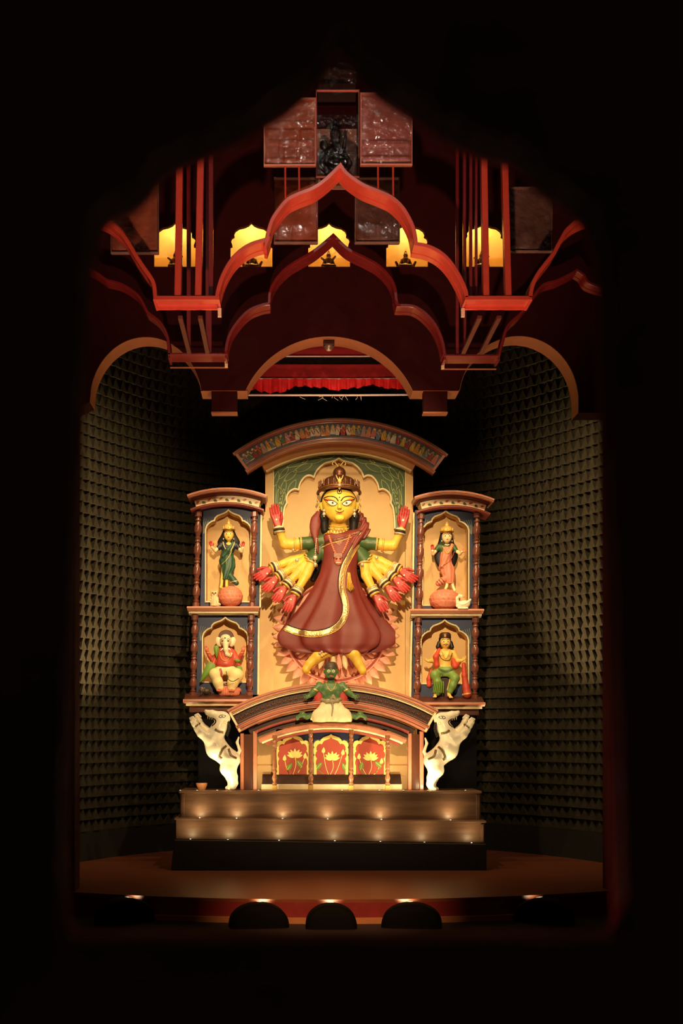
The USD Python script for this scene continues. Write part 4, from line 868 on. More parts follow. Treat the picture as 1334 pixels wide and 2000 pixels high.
t.add('top_moulding', arc_mold(PC, [(345, 4.1), (345, 9), (347, 12), (349.5, 12), (352, 8), (352, -8), (350.1, -8), (350.1, 4.1)], a0 - .4, a1 + .4, 60), PINK, 30)
t.add('top_line', arc_mold(PC, [(342.5, 4.1), (342.5, 6.5), (344.9, 6.5), (344.9, 4.1)], a0, a1, 60), ROSE)
t.add('lower_line', arc_mold(PC, [(311.5, 4.1), (311.5, 6.5), (314, 6.5), (314, 4.1)], a0, a1, 60), ROSE)
t.add('lower_moulding', arc_mold(PC, [(302.5, -8), (302.5, 8), (305, 12), (308.5, 12), (311.4, 7), (311.4, 4.1), (304.9, 4.1), (304.9, -8)], a0 - .4, a1 + .4, 60), PINK, 30)
for r_, q_ in ((347.6, 12.05), (306.4, 12.05)): t.add('dark_groove', arc_mold(PC, [(r_, q_ - .5), (r_, q_ + .25), (r_ + 1.2, q_ + .25), (r_ + 1.2, q_ - .5)], a0, a1, 60), BROWN)
for a in (a0 + .45, a1 - .45): t.add('end_moulding', arc_mold(PC, [(303, 4), (303, 9), (351, 9), (351, 4)], a - .45, a + .45, 3), PINK)
t.add('soffit_cove', arc_mold(PC, [(293, -40), (293, -14), (297, -8), (302.4, -3), (302.4, -40)], -30, 29.5, 60), mat('buff_cove', (206, 150, 100), 0.5), 30)
t.add('soffit_bead', arc_mold(PC, [(289.5, -40), (289.5, -18), (292.9, -16), (292.9, -40)], -29.6, 29.3, 60), PALE, 30)
PAL = [(226, 182, 52), (214, 120, 120), (178, 52, 44), (92, 122, 70), (232, 220, 196), (222, 140, 70), (196, 160, 150), (110, 130, 150)]
SKIN = [(232, 186, 140), (236, 196, 90), (214, 150, 120), (150, 170, 110), (240, 224, 200)]
r2 = random.Random(5)
for k in range(40):
    a = a0 + 2.2 + (a1 - a0 - 4.4) * k / 39; an = math.radians(a)
    big = 1.35 if k == 20 else 1.0
    w = r2.uniform(3.4, 5.2) * big; h = r2.uniform(21, 25)
    body = Polygon([(-w * .55, -11), (w * .55, -11), (w * .7, -3), (w * 1.15, 11), (-w * 1.15, 11), (-w * .7, -3)]).buffer(0.8)
    head = Point(r2.uniform(-.6, .6), -13).buffer(2.6 * big); s_ = r2.choice((-1, 1))
    arm = LineString([(s_ * w * .5, -8), (s_ * (w + 2.2), -5), (s_ * (w + 2.6), -10)]).buffer(0.9); crown = Polygon([(-2.2, -14.5), (2.2, -14.5), (0, -18)])
    sash = LineString([(-w * .5, -8), (w * .6, 4)]).buffer(0.8)
    ms, cols = [], []
    for gm, c, q0 in ((body, r2.choice(PAL), 4.1), (arm, r2.choice(SKIN), 4.3), (head, r2.choice(SKIN), 4.6), (crown, (222, 176, 70), 4.7), (sash, r2.choice(PAL), 4.9), (Polygon([(-w * 1.2, 9), (w * 1.2, 9), (w * 1.2, 12), (-w * 1.2, 12)]), r2.choice(PAL), 4.8)):
        v, f = vf(ext(gm, q0, q0 + 0.8)); x, y = v[:, 0], v[:, 1] - 328 + 0; r = 327.5 - v[:, 1] * 0.72
        aa = an + x / 327.5; v = np.c_[PC[0] + r * np.sin(aa), PC[1] - r * np.cos(aa), v[:, 2]]
        ms.append((v, f)); cols += [lin(c)] * len(v)
    t.add('painted_figure', join(ms), PRINT, False, paint=np.array(cols))

# ------------------------------------------------------------------ the arched canopy on pillars, with its carved frieze
YC1 = 14.72
BC = (649.5, 1753.0)
t = Thing('arched_canopy', 'low arched canopy with a carved brown frieze on two pillars in front of the goddess', 'canopy', (648, 1546), YC1)
t.add('crown_moulding', arc_mold(BC, [(410.5, -2), (410.5, 10), (413, 15), (417, 15), (420, 11), (420, -30), (410.5, -30)], -29.3, 29.3, 60), PINK, 30)
t.add('crown_fillet', arc_mold(BC, [(404.5, -30), (404.5, 8), (406, 11), (409, 11), (410.3, 8), (410.3, -30)], -29.3, 29.3, 60), PALE, 30)
t.add('frieze_board', arc_mold(BC, [(385, -30), (385, 2), (404.4, 2), (404.4, -30)], -29.3, 29.3, 60), DARK_BROWN)
t.add('base_moulding', arc_mold(BC, [(370, -30), (370, 6), (372, 10), (377, 11), (379, 14), (384, 14), (384.9, 10), (384.9, -30)], -29.5, 29.5, 60), PINK, 30)
t.add('base_fillet', arc_mold(BC, [(377.3, 10.5), (377.3, 12.6), (378.8, 14.6), (378.8, 10.5)], -29.5, 29.5, 60), ROSE)
for a in (-29.0, 29.0): t.add('end_fillet', arc_mold(BC, [(371, 2), (371, 13), (419, 13), (419, 2)], a - .3, a + .3, 3), PALE)
for r_, q_ in ((414.6, 15.05), (407.2, 11.05), (374.2, 10.8), (381.5, 14.05)): t.add('dark_groove', arc_mold(BC, [(r_, q_ - .5), (r_, q_ + .25), (r_ + 1.3, q_ + .25), (r_ + 1.3, q_ - .5)], -29.2, 29.2, 60), BROWN)
for k in range(70):
    a = math.radians(-27.6 + 55.2 * k / 69); r = 396; c = np.array([BC[0] + r * math.sin(a), BC[1] - r * math.cos(a)])
    pts = petal_outline(c + [0, 3.5], math.degrees(a) + (24 if k % 2 else -24), 8.5, 4.6); t.add('carved_leaf', bev(Polygon(pts).buffer(0.1), 2, 4.2, 0.7), BROWN)
bd = [ball((BC[0] + 388 * math.sin(a), BC[1] - 388 * math.cos(a), 2.6), 0.95) for a in np.radians(np.linspace(-28, 28, 130))]
t.add('bead_row', join(bd), PINK, kind='stuff')
t.add('soffit_board', arc_mold((648, 1760), [(352, -44), (352, -8), (374, -8), (374, -44)], -26, 26, 50), DARK_BROWN)
t.add('inner_moulding', arc_mold((648, 1763), [(362, -7.9), (362, -2), (364, 0), (367, 0), (368, -7.9)], -24.2, 24.4, 50), ROSE, 30)
for x0, x1 in ((469, 502), (797.5, 828)):
    t.add('pillar', bx(x0 + 7, x1 - 8, 1434, DT(YC1), -24, -6, 1), mat('pillar_gloss', (92, 56, 42), 0.22, var=0.3, scale=10, coat=0.8, stretch=(1, 1, 0.2), bump=0.1, bscale=25))
    t.add('pillar_edge', bx(x0, x0 + 7, 1432, DT(YC1), -26, -2, 1), PINK); t.add('pillar_edge', bx(x1 - 8, x1, 1428, DT(YC1), -26, -2, 1), PINK)
t = Thing('balustrade_canopy', 'small curved moulded hood over the lotus panels', 'hood', (648, 1446), YC1)
LC = (648.0, 1763.0)
t.add('hood_moulding', arc_mold(LC, [(342, -24), (342, 4), (344, 9), (349, 10), (351.5, 6), (351.5, -24)], -24.2, 24.6, 50), PINK, 30)
t.add('hood_fillet', arc_mold(LC, [(338.5, -24), (338.5, 2), (341.9, 4), (341.9, -24)], -23.6, 24.0, 50), PALE, 30)
t.add('hood_under', arc_mold(LC, [(333, -24), (333, -4), (336, 0), (338.4, -1), (338.4, -24)], -22.4, 23.0, 50), ROSE, 30)
# bench wall behind: cream returns, plinth steps, lotus panels, balusters
YL = 14.98
t = Thing('bench_wall', 'cream wall under the canopy behind the lotus panels', 'wall panel', (648, 1546), YL)
t.add('wall_board', bx(500, 801, 1425, DT(YL), -14, -8), CREAM)
t.add('wall_step', bx(500, 801, 1495, 1516, -8, -3), CREAM); t.add('wall_step', bx(500, 801, 1516, DT(YL), -8, -1), CREAM)
t = Thing('bench_plinth', 'long low plinth with a dark top and cream front below the lotus panels', 'plinth', (648, 1546), YC1)
t.add('plinth_top', line_mold(512, 785, [(1513, -34), (1515, -28), (1532, -8), (1532, -34)], 0.0, 0.0), DARK_BROWN); t.add('plinth_front', bx(510, 786, 1532, DT(YC1), -34, -6, 1), PALE)
def lotus_panel(label, cx, w, buds, fl, leaves):
    Y = 14.9; t = Thing('lotus_painting', label, 'painted panel', (cx, 1516), Y, group='lotus panels under the hood')
    x0, x1 = cx - w / 2, cx + w / 2; bt = 1516
    def lob(s, y0):
        h = w / 2 * s; pts = [(0, 0), (3, 3), (9, 5.2), (13, 7), (16, 11), (17.5, 14), (21, 12.6), (25, 14.5), (27.5, 19), (28, 24), (26.5, 27), (29, 30), (30, 35), (28.5, 39), (26.5, 41), (28.5, 46), (29, 52), (27.5, 56), (27.5, 82)]
        p = np.array(pts, float) * [h / 30, 1] + [0, y0]; p[:, 1] = np.minimum(p[:, 1], bt); return Polygon(np.vstack([np.c_[cx + p[:, 0], p[:, 1]], np.c_[cx - p[::-1, 0], p[::-1, 1]]])).buffer(0)
    big, red = lob(1.08, 1433), lob(0.9, 1440)
    fld = sbox(x0, 1424, x1, bt)
    t.add('panel_board', ext(fld, -8, -3), NAVY); t.add('scalloped_border', bev(big.intersection(fld).difference(red), -3, -0.5, 0.5), YELLOW_PAINT); t.add('red_field', ext(red, -3, -1.6), LOTUS_BOARD)
    t.add('sill_line', bx(x0, x1, bt - 1.6, bt, -3, 0), PALE)
    fx, fy = fl
    stems = [((fx, fy + 4), (fx + 2, fy + 20), (fx - 4, bt - 2))] + [((bx_, by_), ((bx_ + cx) / 2 + (3 if bx_ > cx else -3), (by_ + bt) / 2 + 4), (cx + (bx_ - cx) * .3, bt - 2)) for bx_, by_ in buds]
    stems += [((lx, ly), (lx + (cx - lx) * .4, ly + 8), (cx + (lx - cx) * .45, bt - 2)) for lx, ly, _ in leaves]
    for s in stems: t.add('stem', ext(band(cr(s, 8), 1.1), -1.6, -1.0), LEAF_PAINT if s in stems[3:] else YELLOW_PAINT)
    for lx, ly, an in leaves:
        L = Polygon(petal_outline((lx, ly), an, 17, 9, 0.8)).buffer(0.1); t.add('leaf', ext(L, -1.6, -0.8), LEAF_PAINT); t.add('leaf_vein', ext(band([(lx, ly), (lx + 14 * math.sin(math.radians(an)), ly - 14 * math.cos(math.radians(an)))], 0.6), -0.8, -0.5), YELLOW_PAINT)
    for i_, an in enumerate((-74, 74, -52, 52, -30, 30, 0)): t.add('lotus_petal', bev(Polygon(petal_outline((fx, fy + 6), an, 16 if abs(an) > 60 else 17.5, 6.4, 0.8)).buffer(0.1), -1.6, -0.7 + 0.12 * i_, 0.3), YELLOW_PAINT)
    for bx_, by_ in buds: t.add('lotus_bud', ext(Polygon(petal_outline((bx_, by_ + 4), 4, 12, 7, 0.6)), -1.6, -0.6), YELLOW_PAINT)
lotus_panel('left of the three red lotus panels under the hood', 572, 66, [(555.5, 1482), (595.5, 1478)], (576, 1473), [(561, 1504, 35), (590, 1498, -38)])
lotus_panel('middle red lotus panel under the crown of the hood', 646.5, 68, [(631.5, 1467), (669.5, 1471)], (649, 1478), [(618, 1502, 40), (677, 1505, -30)])
lotus_panel('right of the three red lotus panels under the hood', 722.5, 66, [(701, 1479), (745, 1488)], (724, 1478), [(704, 1504, 14), (745, 1498, -50)])
for k, (x, y0) in enumerate(((536.6, 1436), (607, 1425), (686, 1425), (757, 1436))):
    t = Thing('baluster', 'glossy turned baluster between the lotus panels, %s from the left' % ORD[k], 'baluster', (x, 1545), 14.62, group='balusters under the hood')
    pr = [(y0, 5), (y0 + 6, 5), (y0 + 7, 3), (y0 + 10, 4.4), (y0 + 12, 4.4), (y0 + 14, 3.2), (y0 + 19, 4.8), (y0 + 23, 3.4), (y0 + 25, 4.6), (y0 + 27, 4.6), (y0 + 28, 3.6)]
    yb = DT(14.62) - 1; pr += [(yb - 44, 4.6), (yb - 40, 3.4), (yb - 37, 4.8), (yb - 35, 4.8), (yb - 33, 3.2), (yb - 30, 3.2), (yb - 24, 5.4), (yb - 20, 5.0), (yb - 15, 3.4), (yb - 13, 5), (yb - 11, 5), (yb - 9, 3.4)]
    t.add('shaft', lathe(x, 0, pr, 18), mat('baluster_gloss', (150, 96, 66), 0.3, var=0.25, scale=18, coat=0.6)); t.add('baluster_base', bx(x - 5, x + 5, yb - 9, yb + 1, -5, 5, 0.8), GILT)
t = Thing('clay_bowl', 'small brown bowl on the left end of the dais', 'bowl', (394, 1546), 14.75)
t.add('bowl_wall', lathe(394, 0, [(1529, 11), (1530, 11.5), (1534, 10.5), (1538, 8.5), (DT(14.75), 7)], 24), mat('clay', (150, 96, 58), 0.6)); t.add('bowl_inside', lathe(394, 0, [(1528.6, 9.8), (1529.4, 9.8)], 24), DARK_BROWN)

# ------------------------------------------------------------------ the ten-armed goddess
YG = 14.97
SKIN_Y = (240, 196, 76); PALM = (178, 52, 48); BLOUSE = (70, 96, 52)
def put(t, name, S, material=PAINT, parent=None, label=None, smooth=True):
    return t.add(name, (S.v, S.f), material, smooth, parent, label, S.col if material in (PAINT, PRINT) else None)
def mirror(pts, cx=661.7): return [(2 * cx - p[0], *p[1:]) for p in pts]
# lotus seat: a disc rimmed with petals, standing behind the feet
t = Thing('lotus_pedestal', 'round pink lotus with a rim of pointed petals behind the goddess skirt', 'lotus pedestal', (657, 1345), YG)
LCN = (657.0, 1232.0)
t.add('lotus_disc', bev(Point(LCN).buffer(101, 48), -44, -20, 2), LOTUS); t.add('disc_ring', tube([(LCN[0] + 96 * math.sin(a), LCN[1] - 96 * math.cos(a), -19) for a in np.linspace(0, 2 * np.pi, 90, endpoint=False)], 2.2, 8, True), ROSE)
def petal3d(c, ang, L, Wd, q0, dome=3.5, tip=0.7, lean=0.0):
    n, m_ = 10, 7; tt = np.linspace(0, 1, n); w = Wd / 2 * np.clip(np.sin(np.pi * np.clip(tt, .02, 1) ** tip), 0, 1) ** .8; a = math.radians(ang); u = np.array([math.sin(a), -math.cos(a)]); s_ = np.array([u[1], -u[0]])
    g = np.linspace(-1, 1, m_); P = np.array(c)[None, None] + u * (tt * L)[:, None, None] + s_ * (w[:, None] * g[None])[:, :, None]
    z = q0 + dome * (1 - g[None] ** 2) * np.sin(np.pi * np.clip(tt, 0, 1))[:, None] ** .5 + lean * tt[:, None] ** 2
    v = np.concatenate([P, z[:, :, None]], 2).reshape(-1, 3); i = ((np.arange(n - 1) * m_)[:, None] + np.arange(m_ - 1)[None]).ravel(); f = np.stack([i, i + 1, i + m_ + 1, i + m_], 1)
    return np.vstack([v, v - [0, 0, 1.6]]), np.vstack([f, f[:, ::-1] + len(v)])
for k in range(42):
    a = 360 / 42 * k
    if 300 < a or a < 60: continue
    c = (LCN[0] + 96 * math.sin(math.radians(a)), LCN[1] - 96 * math.cos(math.radians(a)))
    t.add('lotus_petal', petal3d(c, a, 30, 17, -28 + (k % 2) * 3, 4), LOTUS, True)
for k in range(30):
    a = 95 + 170 * k / 29; c = (LCN[0] + 72 * math.sin(math.radians(a)), LCN[1] - 72 * math.cos(math.radians(a)))
    t.add('inner_petal', petal3d(c, a, 22, 15, -21, 3.0), LOTUS, True)

t = Thing('goddess_statue', 'large yellow ten armed goddess statue in a maroon sari at the centre of the shrine', 'statue', (660, 1340), YG)
B = Sculpt(0.9)
B.loft([(1028, 661, 15, -2, 13), (1040, 661, 24, -3, 14), (1052, 662, 36, -3, 16), (1066, 663, 40, -2, 19), (1090, 663, 35, 0, 20), (1112, 660, 31, 0, 19)], BLOUSE, 2)
B.loft([(1010, 661, 14.5, 2, 13), (1034, 661, 17, 0, 13), (1045, 661, 26, 2, 13), (1060, 661, 24, 4, 14)], SKIN_Y, 3)
# head
B.ell((661.8, 985, 13), (33.5, 31, 27), SKIN_Y, 2).ell((661.8, 1003, 17), (23.5, 20.5, 20), SKIN_Y, 9).ell((661.8, 994, 15), (29, 24, 22), SKIN_Y, 5)
B.cone((661.5, 984, 38.5), (661.5, 998, 42), 1.8, 3.0, SKIN_Y, 4).ell((661.5, 999.5, 42), (3.4, 2.4, 2.6), SKIN_Y, 2)
B.ell((661.8, 1007.5, 38), (6.5, 2.6, 2.2), SKIN_Y, 2).ell((661.8, 1018, 33), (9, 5, 6), SKIN_Y, 4)
for s in (-1, 1): B.ell((661.8 + s * 33.5, 991, 8), (4.2, 9, 5), SKIN_Y, 1.2, rotz(s * 10)); B.ell((661.8 + s * 13.5, 989, 35), (11, 5, 4), SKIN_Y, 4)
# raised arms
B.chain([(632, 1056, -2), (605, 1061, 2), (590, 1062, 4)], [13, 12.5, 12.5], BLOUSE, 3); B.chain([(590, 1062, 4), (572, 1064, 6), (556, 1064, 8), (547, 1042, 14), (545, 1034, 15)], [11, 10.5, 9.5, 7.2, 6.2], SKIN_Y, 3)
B.chain([(694, 1056, -2), (718, 1062, 2), (733, 1063, 4)], [13, 12.5, 12.5], BLOUSE, 3); B.chain([(733, 1063, 4), (752, 1066, 6), (767, 1067, 8), (779, 1046, 14), (782, 1037, 15)], [11, 10.5, 9.5, 7.2, 6.2], SKIN_Y, 3)
B.hand((543.5, 1031, 15), (-0.22, -1, 0.05), (0, 0, 1), 45, PALM, -1, 0.12, 0.0, 0.1); B.hand((784, 1034, 15), (0.16, -1, 0.05), (0, 0, 1), 43, PALM, 1, 0.12, 0.0, 0.1)
# four lower arms on each side, fanned out
LOW = [((606, 1086, -8), (571, 1094, -6), (531, 1110, 6)), ((604, 1092, 0), (577, 1106, 4), (543, 1128, 14)), ((606, 1096, 6), (586, 1116, 11), (559, 1146, 20)), ((609, 1099, 10), (598, 1124, 16), (577, 1162, 24))]
LOWR = [((714, 1086, -8), (744, 1096, -6), (779, 1113, 6)), ((716, 1092, 0), (741, 1108, 4), (767, 1129, 14)), ((714, 1096, 6), (730, 1118, 11), (752, 1145, 20)), ((711, 1099, 10), (714, 1126, 16), (730, 1162, 24))]
for arms, s, dirs in ((LOW, -1, ((-0.8, 0.62), (-0.72, 0.8), (-0.62, 0.9), (-0.5, 1.0))), (LOWR, 1, ((0.8, 0.62), (0.72, 0.8), (0.66, 0.9), (0.56, 1.0)))):
    for (a, b, c), d in zip(arms, dirs):
        sh = (661.7 + s * 32, 1072, -6)
        B.chain([sh, tuple(np.add(a, (0, -2, 0)))], [13, 11.5], BLOUSE, 3); B.chain([a, b, c], [10.5, 9.8, 6.2], SKIN_Y, 2.0)
        B.hand(np.add(c, (d[0] * 3, d[1] * 3, 1)), (d[0], d[1], 0.25), (-s * 0.1, -0.25, 1), 42, PALM, s, 0.5, 0.03, 0.4)
for s, p in ((-1, [(650, 1105, 0), (648, 1200, 4), (648, 1262, 12), (640, 1274, 15), (620, 1284, 18), (604, 1298, 20), (597, 1309, 22)]), (1, [(672, 1105, 0), (674, 1200, 4), (676, 1264, 12), (690, 1278, 18), (700, 1298, 20), (707, 1311, 22)])):
    B.chain(p, [20, 14, 12, 12, 11.5, 8.5, 8] if s < 0 else [20, 14, 14, 13, 9, 8], SKIN_Y, 3)
for k in range(5): B.cone((600 - k * 1.2 + 3, 1306 + k * .2, 23), (595 + k * 2.6, 1315 + (k == 1) * 1.5, 23), 2.3, 1.7, SKIN_Y, .8); B.cone((704 + k * .8, 1308, 23), (703 + k * 2.4, 1317 - (k == 4) * 1.5, 23), 2.3, 1.7, SKIN_Y, .8)
B.build(); body = put(t, 'body', B)
# painted face
FX = 661.7
def both(name, pts, rgbm, lift, w=None, par=body):
    for s in (-1, 1):
        p = [(FX + s * x, y) for x, y in pts]
        g = band(cr(p, 6), w, 1) if w else Polygon(cr(p, 5, True)).buffer(0)
        t.add(name, drape(g, B, lift, 0.8, 0.9), rgbm, True, body)
EYEW = mat('eye_white', (246, 236, 206), 0.35, var=0.03); INK = mat('ink_line', (46, 18, 14), 0.5); REDSHADE = mat('eye_shadow', (196, 84, 52), 0.5); LIP = mat('lip_paint', (206, 86, 58), 0.4)
both('eye_shadow', [(29, 979.5), (20, 981), (11, 984.5), (5, 990), (12, 991), (21, 988)], REDSHADE, 0.15)
both('eye_white', [(23, 985.5), (16, 985), (9, 988), (5.5, 991.3), (10, 993.6), (16, 993.3), (21, 989.5)], EYEW, 0.35)
both('eyelid_line', [(29.5, 979.5), (22, 984.2), (15, 984.4), (8.5, 987.4), (4.5, 991.2)], INK, 0.5, 1.1)
both('lower_lid_line', [(29.5, 979.8), (24, 988), (17, 994.2), (10, 994.6), (4.5, 991.2)], INK, 0.5, 0.9)
both('pupil', [(FX * 0 + 13.3 + 1.9 * math.cos(a), 989.2 + 1.9 * math.sin(a)) for a in np.linspace(0, 5.6, 8)], INK, 0.6)
both('eyebrow', [(30, 977.5), (22, 975.6), (13, 976.6), (6.5, 980), (3, 985)], INK, 0.4, 1.9)
t.add('lip', drape(Polygon(cr([(655.5, 1006), (659, 1005.8), (661.7, 1006.8), (664.5, 1005.8), (668, 1006), (661.7, 1010.5)], 5, True)), B, 0.25, 0.7, 0.8), LIP, True, body)
t.add('mouth_line', drape(band(cr([(653.5, 1003.5), (657, 1006.4), (661.7, 1007.4), (666.5, 1006.4), (670, 1003.6)], 6), 0.9, 1), B, 0.5, 0.7, 0.8), INK, True, body)
t.add('nostril_line', drape(band(cr([(657.6, 999), (659.5, 1001.5), (661.7, 1000.8), (663.9, 1001.5), (665.6, 999)], 5), 0.7, 1), B, 0.3, 0.7, 0.7), INK, True, body)
t.add('forehead_dot', drape(Point(661.4, 978.6).buffer(1.2), B, 0.4, 0.6, 0.8), INK, True, body)
t.add('forehead_ring', drape(Point(661.4, 967).buffer(4.8).difference(Point(661.4, 967).buffer(3.4)), B, 1.0, 0.8, 1.0), INK, True, body); t.add('forehead_jewel', ball((661.4, 967, B.q(661.4, 967) + 0.6), (1.6, 1.6, 1)), INK, True, body)
# hair, crown, earrings
H = Sculpt(1.0); H.ell((661.7, 982, -4), (36, 33, 22), (30, 22, 20), 3).chain([(634, 992, -2), (632, 1012, 2), (634, 1036, 0)], [8, 10, 8], (30, 22, 20), 3).chain([(690, 992, -2), (692, 1012, 2), (690, 1036, 0)], [8, 10, 8], (30, 22, 20), 3)
H.chain([(622, 1080, -26), (616, 1112, -26), (612, 1128, -26)], [10, 13, 6], (30, 22, 20), 3).chain([(700, 1080, -26), (706, 1112, -26), (710, 1130, -26)], [10, 13, 6], (30, 22, 20), 3)
put(t, 'hair', H.build(), HAIR)
C = Sculpt(0.8); C.loft([(937, 662, 24, 6, 22), (944, 662, 31, 6, 27), (952, 662, 37, 6, 30), (958, 662, 39, 6, 32)], (150, 90, 60), 1); C.ell((662.5, 926, 8), (12.5, 12.5, 12), (110, 70, 50), 1).cone((662.5, 920, 8), (663, 913, 8), 8, 1.5, (110, 70, 50), 3).ell((662, 943, 7), (30, 13, 25), (150, 90, 60), 3)
crown = put(t, 'crown', C.build(), COPPER)
rim = [(661.7 + 41 * math.sin(a), 962.5 - 4.5 * math.cos(a) + 2.5 * abs(math.sin(a)) ** 2, 8 + 34 * math.cos(a)) for a in np.linspace(-1.7, 1.7, 40)]
t.add('crown_band', tube(rim, 3.0, 10), COPPER, True, crown); t.add('crown_band', tube([(x, y - 4.4, q - 1) for x, y, q in rim], 1.3, 8), GOLD, True, crown)
for k in range(11):
    a = -1.45 + 2.9 * k / 10; x, y, q = 661.7 + 39 * math.sin(a), 951 - 3 * math.cos(a), 8 + 31 * math.cos(a)
    t.add('crown_spike', lathe(x, q, [(y - 9, 0.5), (y - 5, 2.2), (y - 1, 1.6), (y + 3, 2.6), (y + 6, 2)], 8), GILT if k == 5 else COPPER, True, crown)
for s in (-1, 1): t.add('crown_horn', tube(cr([(661.7 + s * 1.5, 946, 40), (661.7 + s * 4.5, 942, 40), (661.7 + s * 7, 935.5, 40)], 4), [1.6] * 4 + [1.2] * 4 + [.5], 6), GILT, True, crown)
t.add('crown_jewel', ball((661.7, 947, 40), (4, 5, 2.5), True), GILT, True, crown); t.add('crown_jewel', lathe(661.4, 41, [(953, 1), (955, 3.6), (958, 3.8), (962, 2.4), (964, 1)], 10), SILVER, True, crown)
for s in (-1, 1):
    x = FX + s * 29.5; t.add('earring', join([ball((x, 1001, 22), (3, 3, 2.4)), lathe(x, 22, [(1004, 1.2), (1006, 3), (1009, 3.6), (1011, 2)], 10), ball((x, 1012.4, 22), 1.6)]), SILVER, True)
    t.add('ear_ornament', tube(cr([(FX + s * 38, 1002, 4), (FX + s * 41, 994, 4), (FX + s * 38, 985, 2), (FX + s * 42, 975, 2)], 5), 1.4, 6), GILT, True)
# sari: skirt, bodice, veil, gold border
SK = Sculpt(1.0)
def folds(X, Y, Q, A): return 1.6 * np.clip((Y - 1100) / 120, 0, 1.4) * (np.sin(A * 7 + 0.5) + 0.6 * np.sin(A * 13 + Y * 0.02))
SK.loft([(1046, 664, 25, 5, 16), (1060, 665, 31, 7, 19), (1085, 665, 34, 9, 21), (1112, 661, 35, 9, 21), (1140, 658, 43, 8, 23), (1170, 656, 58, 6, 25), (1200, 655, 80, 4, 27), (1225, 654.5, 102, 2, 29), (1243, 654, 112, 2, 30), (1258, 655, 107, 2, 30), (1268, 656, 90, 2, 29), (1276, 658, 66, 4, 27), (1279, 658, 40, 5, 24)], (128, 48, 42), 2, folds)
SK.loft([(1272, 657, 72, 2, 20), (1279, 657, 62, 2, 19), (1281, 657, 50, 2, 18)], (80, 26, 24), 2, neg=True)
SK.cone((640, 1052, 6), (700, 1046, 6), 9, 12, (128, 48, 42), 6)
skirt = put(t, 'sari', SK.build(), MAROON_SILK)
BORD = cr([(712, 1040), (703, 1052), (691, 1072), (680, 1092), (670, 1112), (665.5, 1134), (666, 1156), (672, 1178), (673, 1196), (667, 1214), (654, 1228), (634, 1237), (608, 1240), (580, 1235), (556, 1226)], 8)
GLD = mat('gold_brocade', (216, 178, 122), 0.28, metal=0.75, var=0.35, scale=26, bump=0.35, bscale=60)
t.add('sari_border', drape(band(BORD, 10.5), SK, 1.1, 1.6, 2.0), GLD, True, skirt, label='broad gold border of the sari')
for off in (-6.3, 6.3):
    ol = LineString(BORD).offset_curve(off); t.add('border_cord', drape(band(np.array(ol.coords), 1.3), SK, 1.7, 1.2, 2.0), DARK_BROWN if off > 0 else GILT, True, skirt)
st = [ball((x, y, z), 0.7) for (x, y), z in zip(*(lambda p: (p, SK.q(p[:, 0], p[:, 1]) + 1.6))(shapely.get_coordinates(shapely.line_interpolate_point(LineString(np.array(LineString(BORD).offset_curve(-4).coords)), np.arange(0, 270, 2.6)))))]
t.add('border_beading', join(st), GILT, True, skirt)
Vl = Sculpt(0.9); MR = (140, 54, 50)
Vl.loft([(994, 626.5, 1.5, 0, 3), (1003, 621, 6, 3, 4), (1014, 617, 10, 6, 5), (1028, 615, 10.5, 9, 5), (1042, 614, 8, 12, 5), (1056, 616, 5, 15, 4.5), (1072, 619, 3.4, 17, 4), (1084, 621, 1.5, 18, 3)], MR, 2)
put(t, 'veil', Vl.build(), MAROON_SILK); Vl = Sculpt(0.9)
Vl.loft([(994, 699, 1.5, -2, 3), (1004, 704, 5, 0, 4), (1016, 709, 7.5, 3, 5), (1030, 711.5, 10, 7, 6), (1041, 707, 13, 10, 7), (1052, 699, 13, 14, 7), (1064, 691, 9, 17, 6), (1078, 685, 4, 20, 5)], MR, 2, lambda X, Y, Q, A: 0.9 * np.sin((X + Y * .6) * .55))
veil = put(t, 'veil', Vl.build(), MAROON_SILK)
for pth in ([(700, 1000), (705, 1014), (705, 1030), (698, 1042), (688, 1050)], [(704, 1002), (712, 1014), (718, 1028), (716, 1040), (702, 1056)]): t.add('veil_edge', drape(band(cr(pth, 6), 1.6), Vl, 0.5, 1.0, 1.4), COPPER, True, veil)
t.add('bodice_trim', drape(band(cr([(626, 1066), (640, 1060), (660, 1056), (682, 1048), (700, 1040)], 8), 4.0), SK, 0.8, 1.2, 1.6), COPPER, True, skirt)
t.add('bodice_trim', drape(band(cr([(628, 1071), (644, 1065), (664, 1061), (686, 1052)], 8), 1.4), SK, 1.0, 1.2, 1.6), GILT, True, skirt)
for (x, y), r in (((785.5, 1019), 2.6), ((540, 1018), 2.0)): t.add('palm_mark', drape(Point(x, y).buffer(r), B, .5, .7, 1), PALE, True, body)
for arms, s in ((LOW, -1), (LOWR, 1)):
    for a, b, c in arms: t.add('palm_mark', drape(Point(c[0] + s * 9, c[1] + 12).buffer(1.8), B, .6, .6, 1), PALE, True, body)
for k in range(9):
    x = FX - 24 + 6 * k; t.add('collar_net', drape(band([(x - 2.5, 1036 + abs(k - 4) * -1.2), (x + 2.5, 1050 - abs(k - 4) * 1.4)], .8), B, .5, .8, .9), COPPER, True); t.add('collar_net', drape(band([(x + 2.5, 1036 + abs(k - 4) * -1.2), (x - 2.5, 1050 - abs(k - 4) * 1.4)], .8), B, .5, .8, .9), COPPER, True)
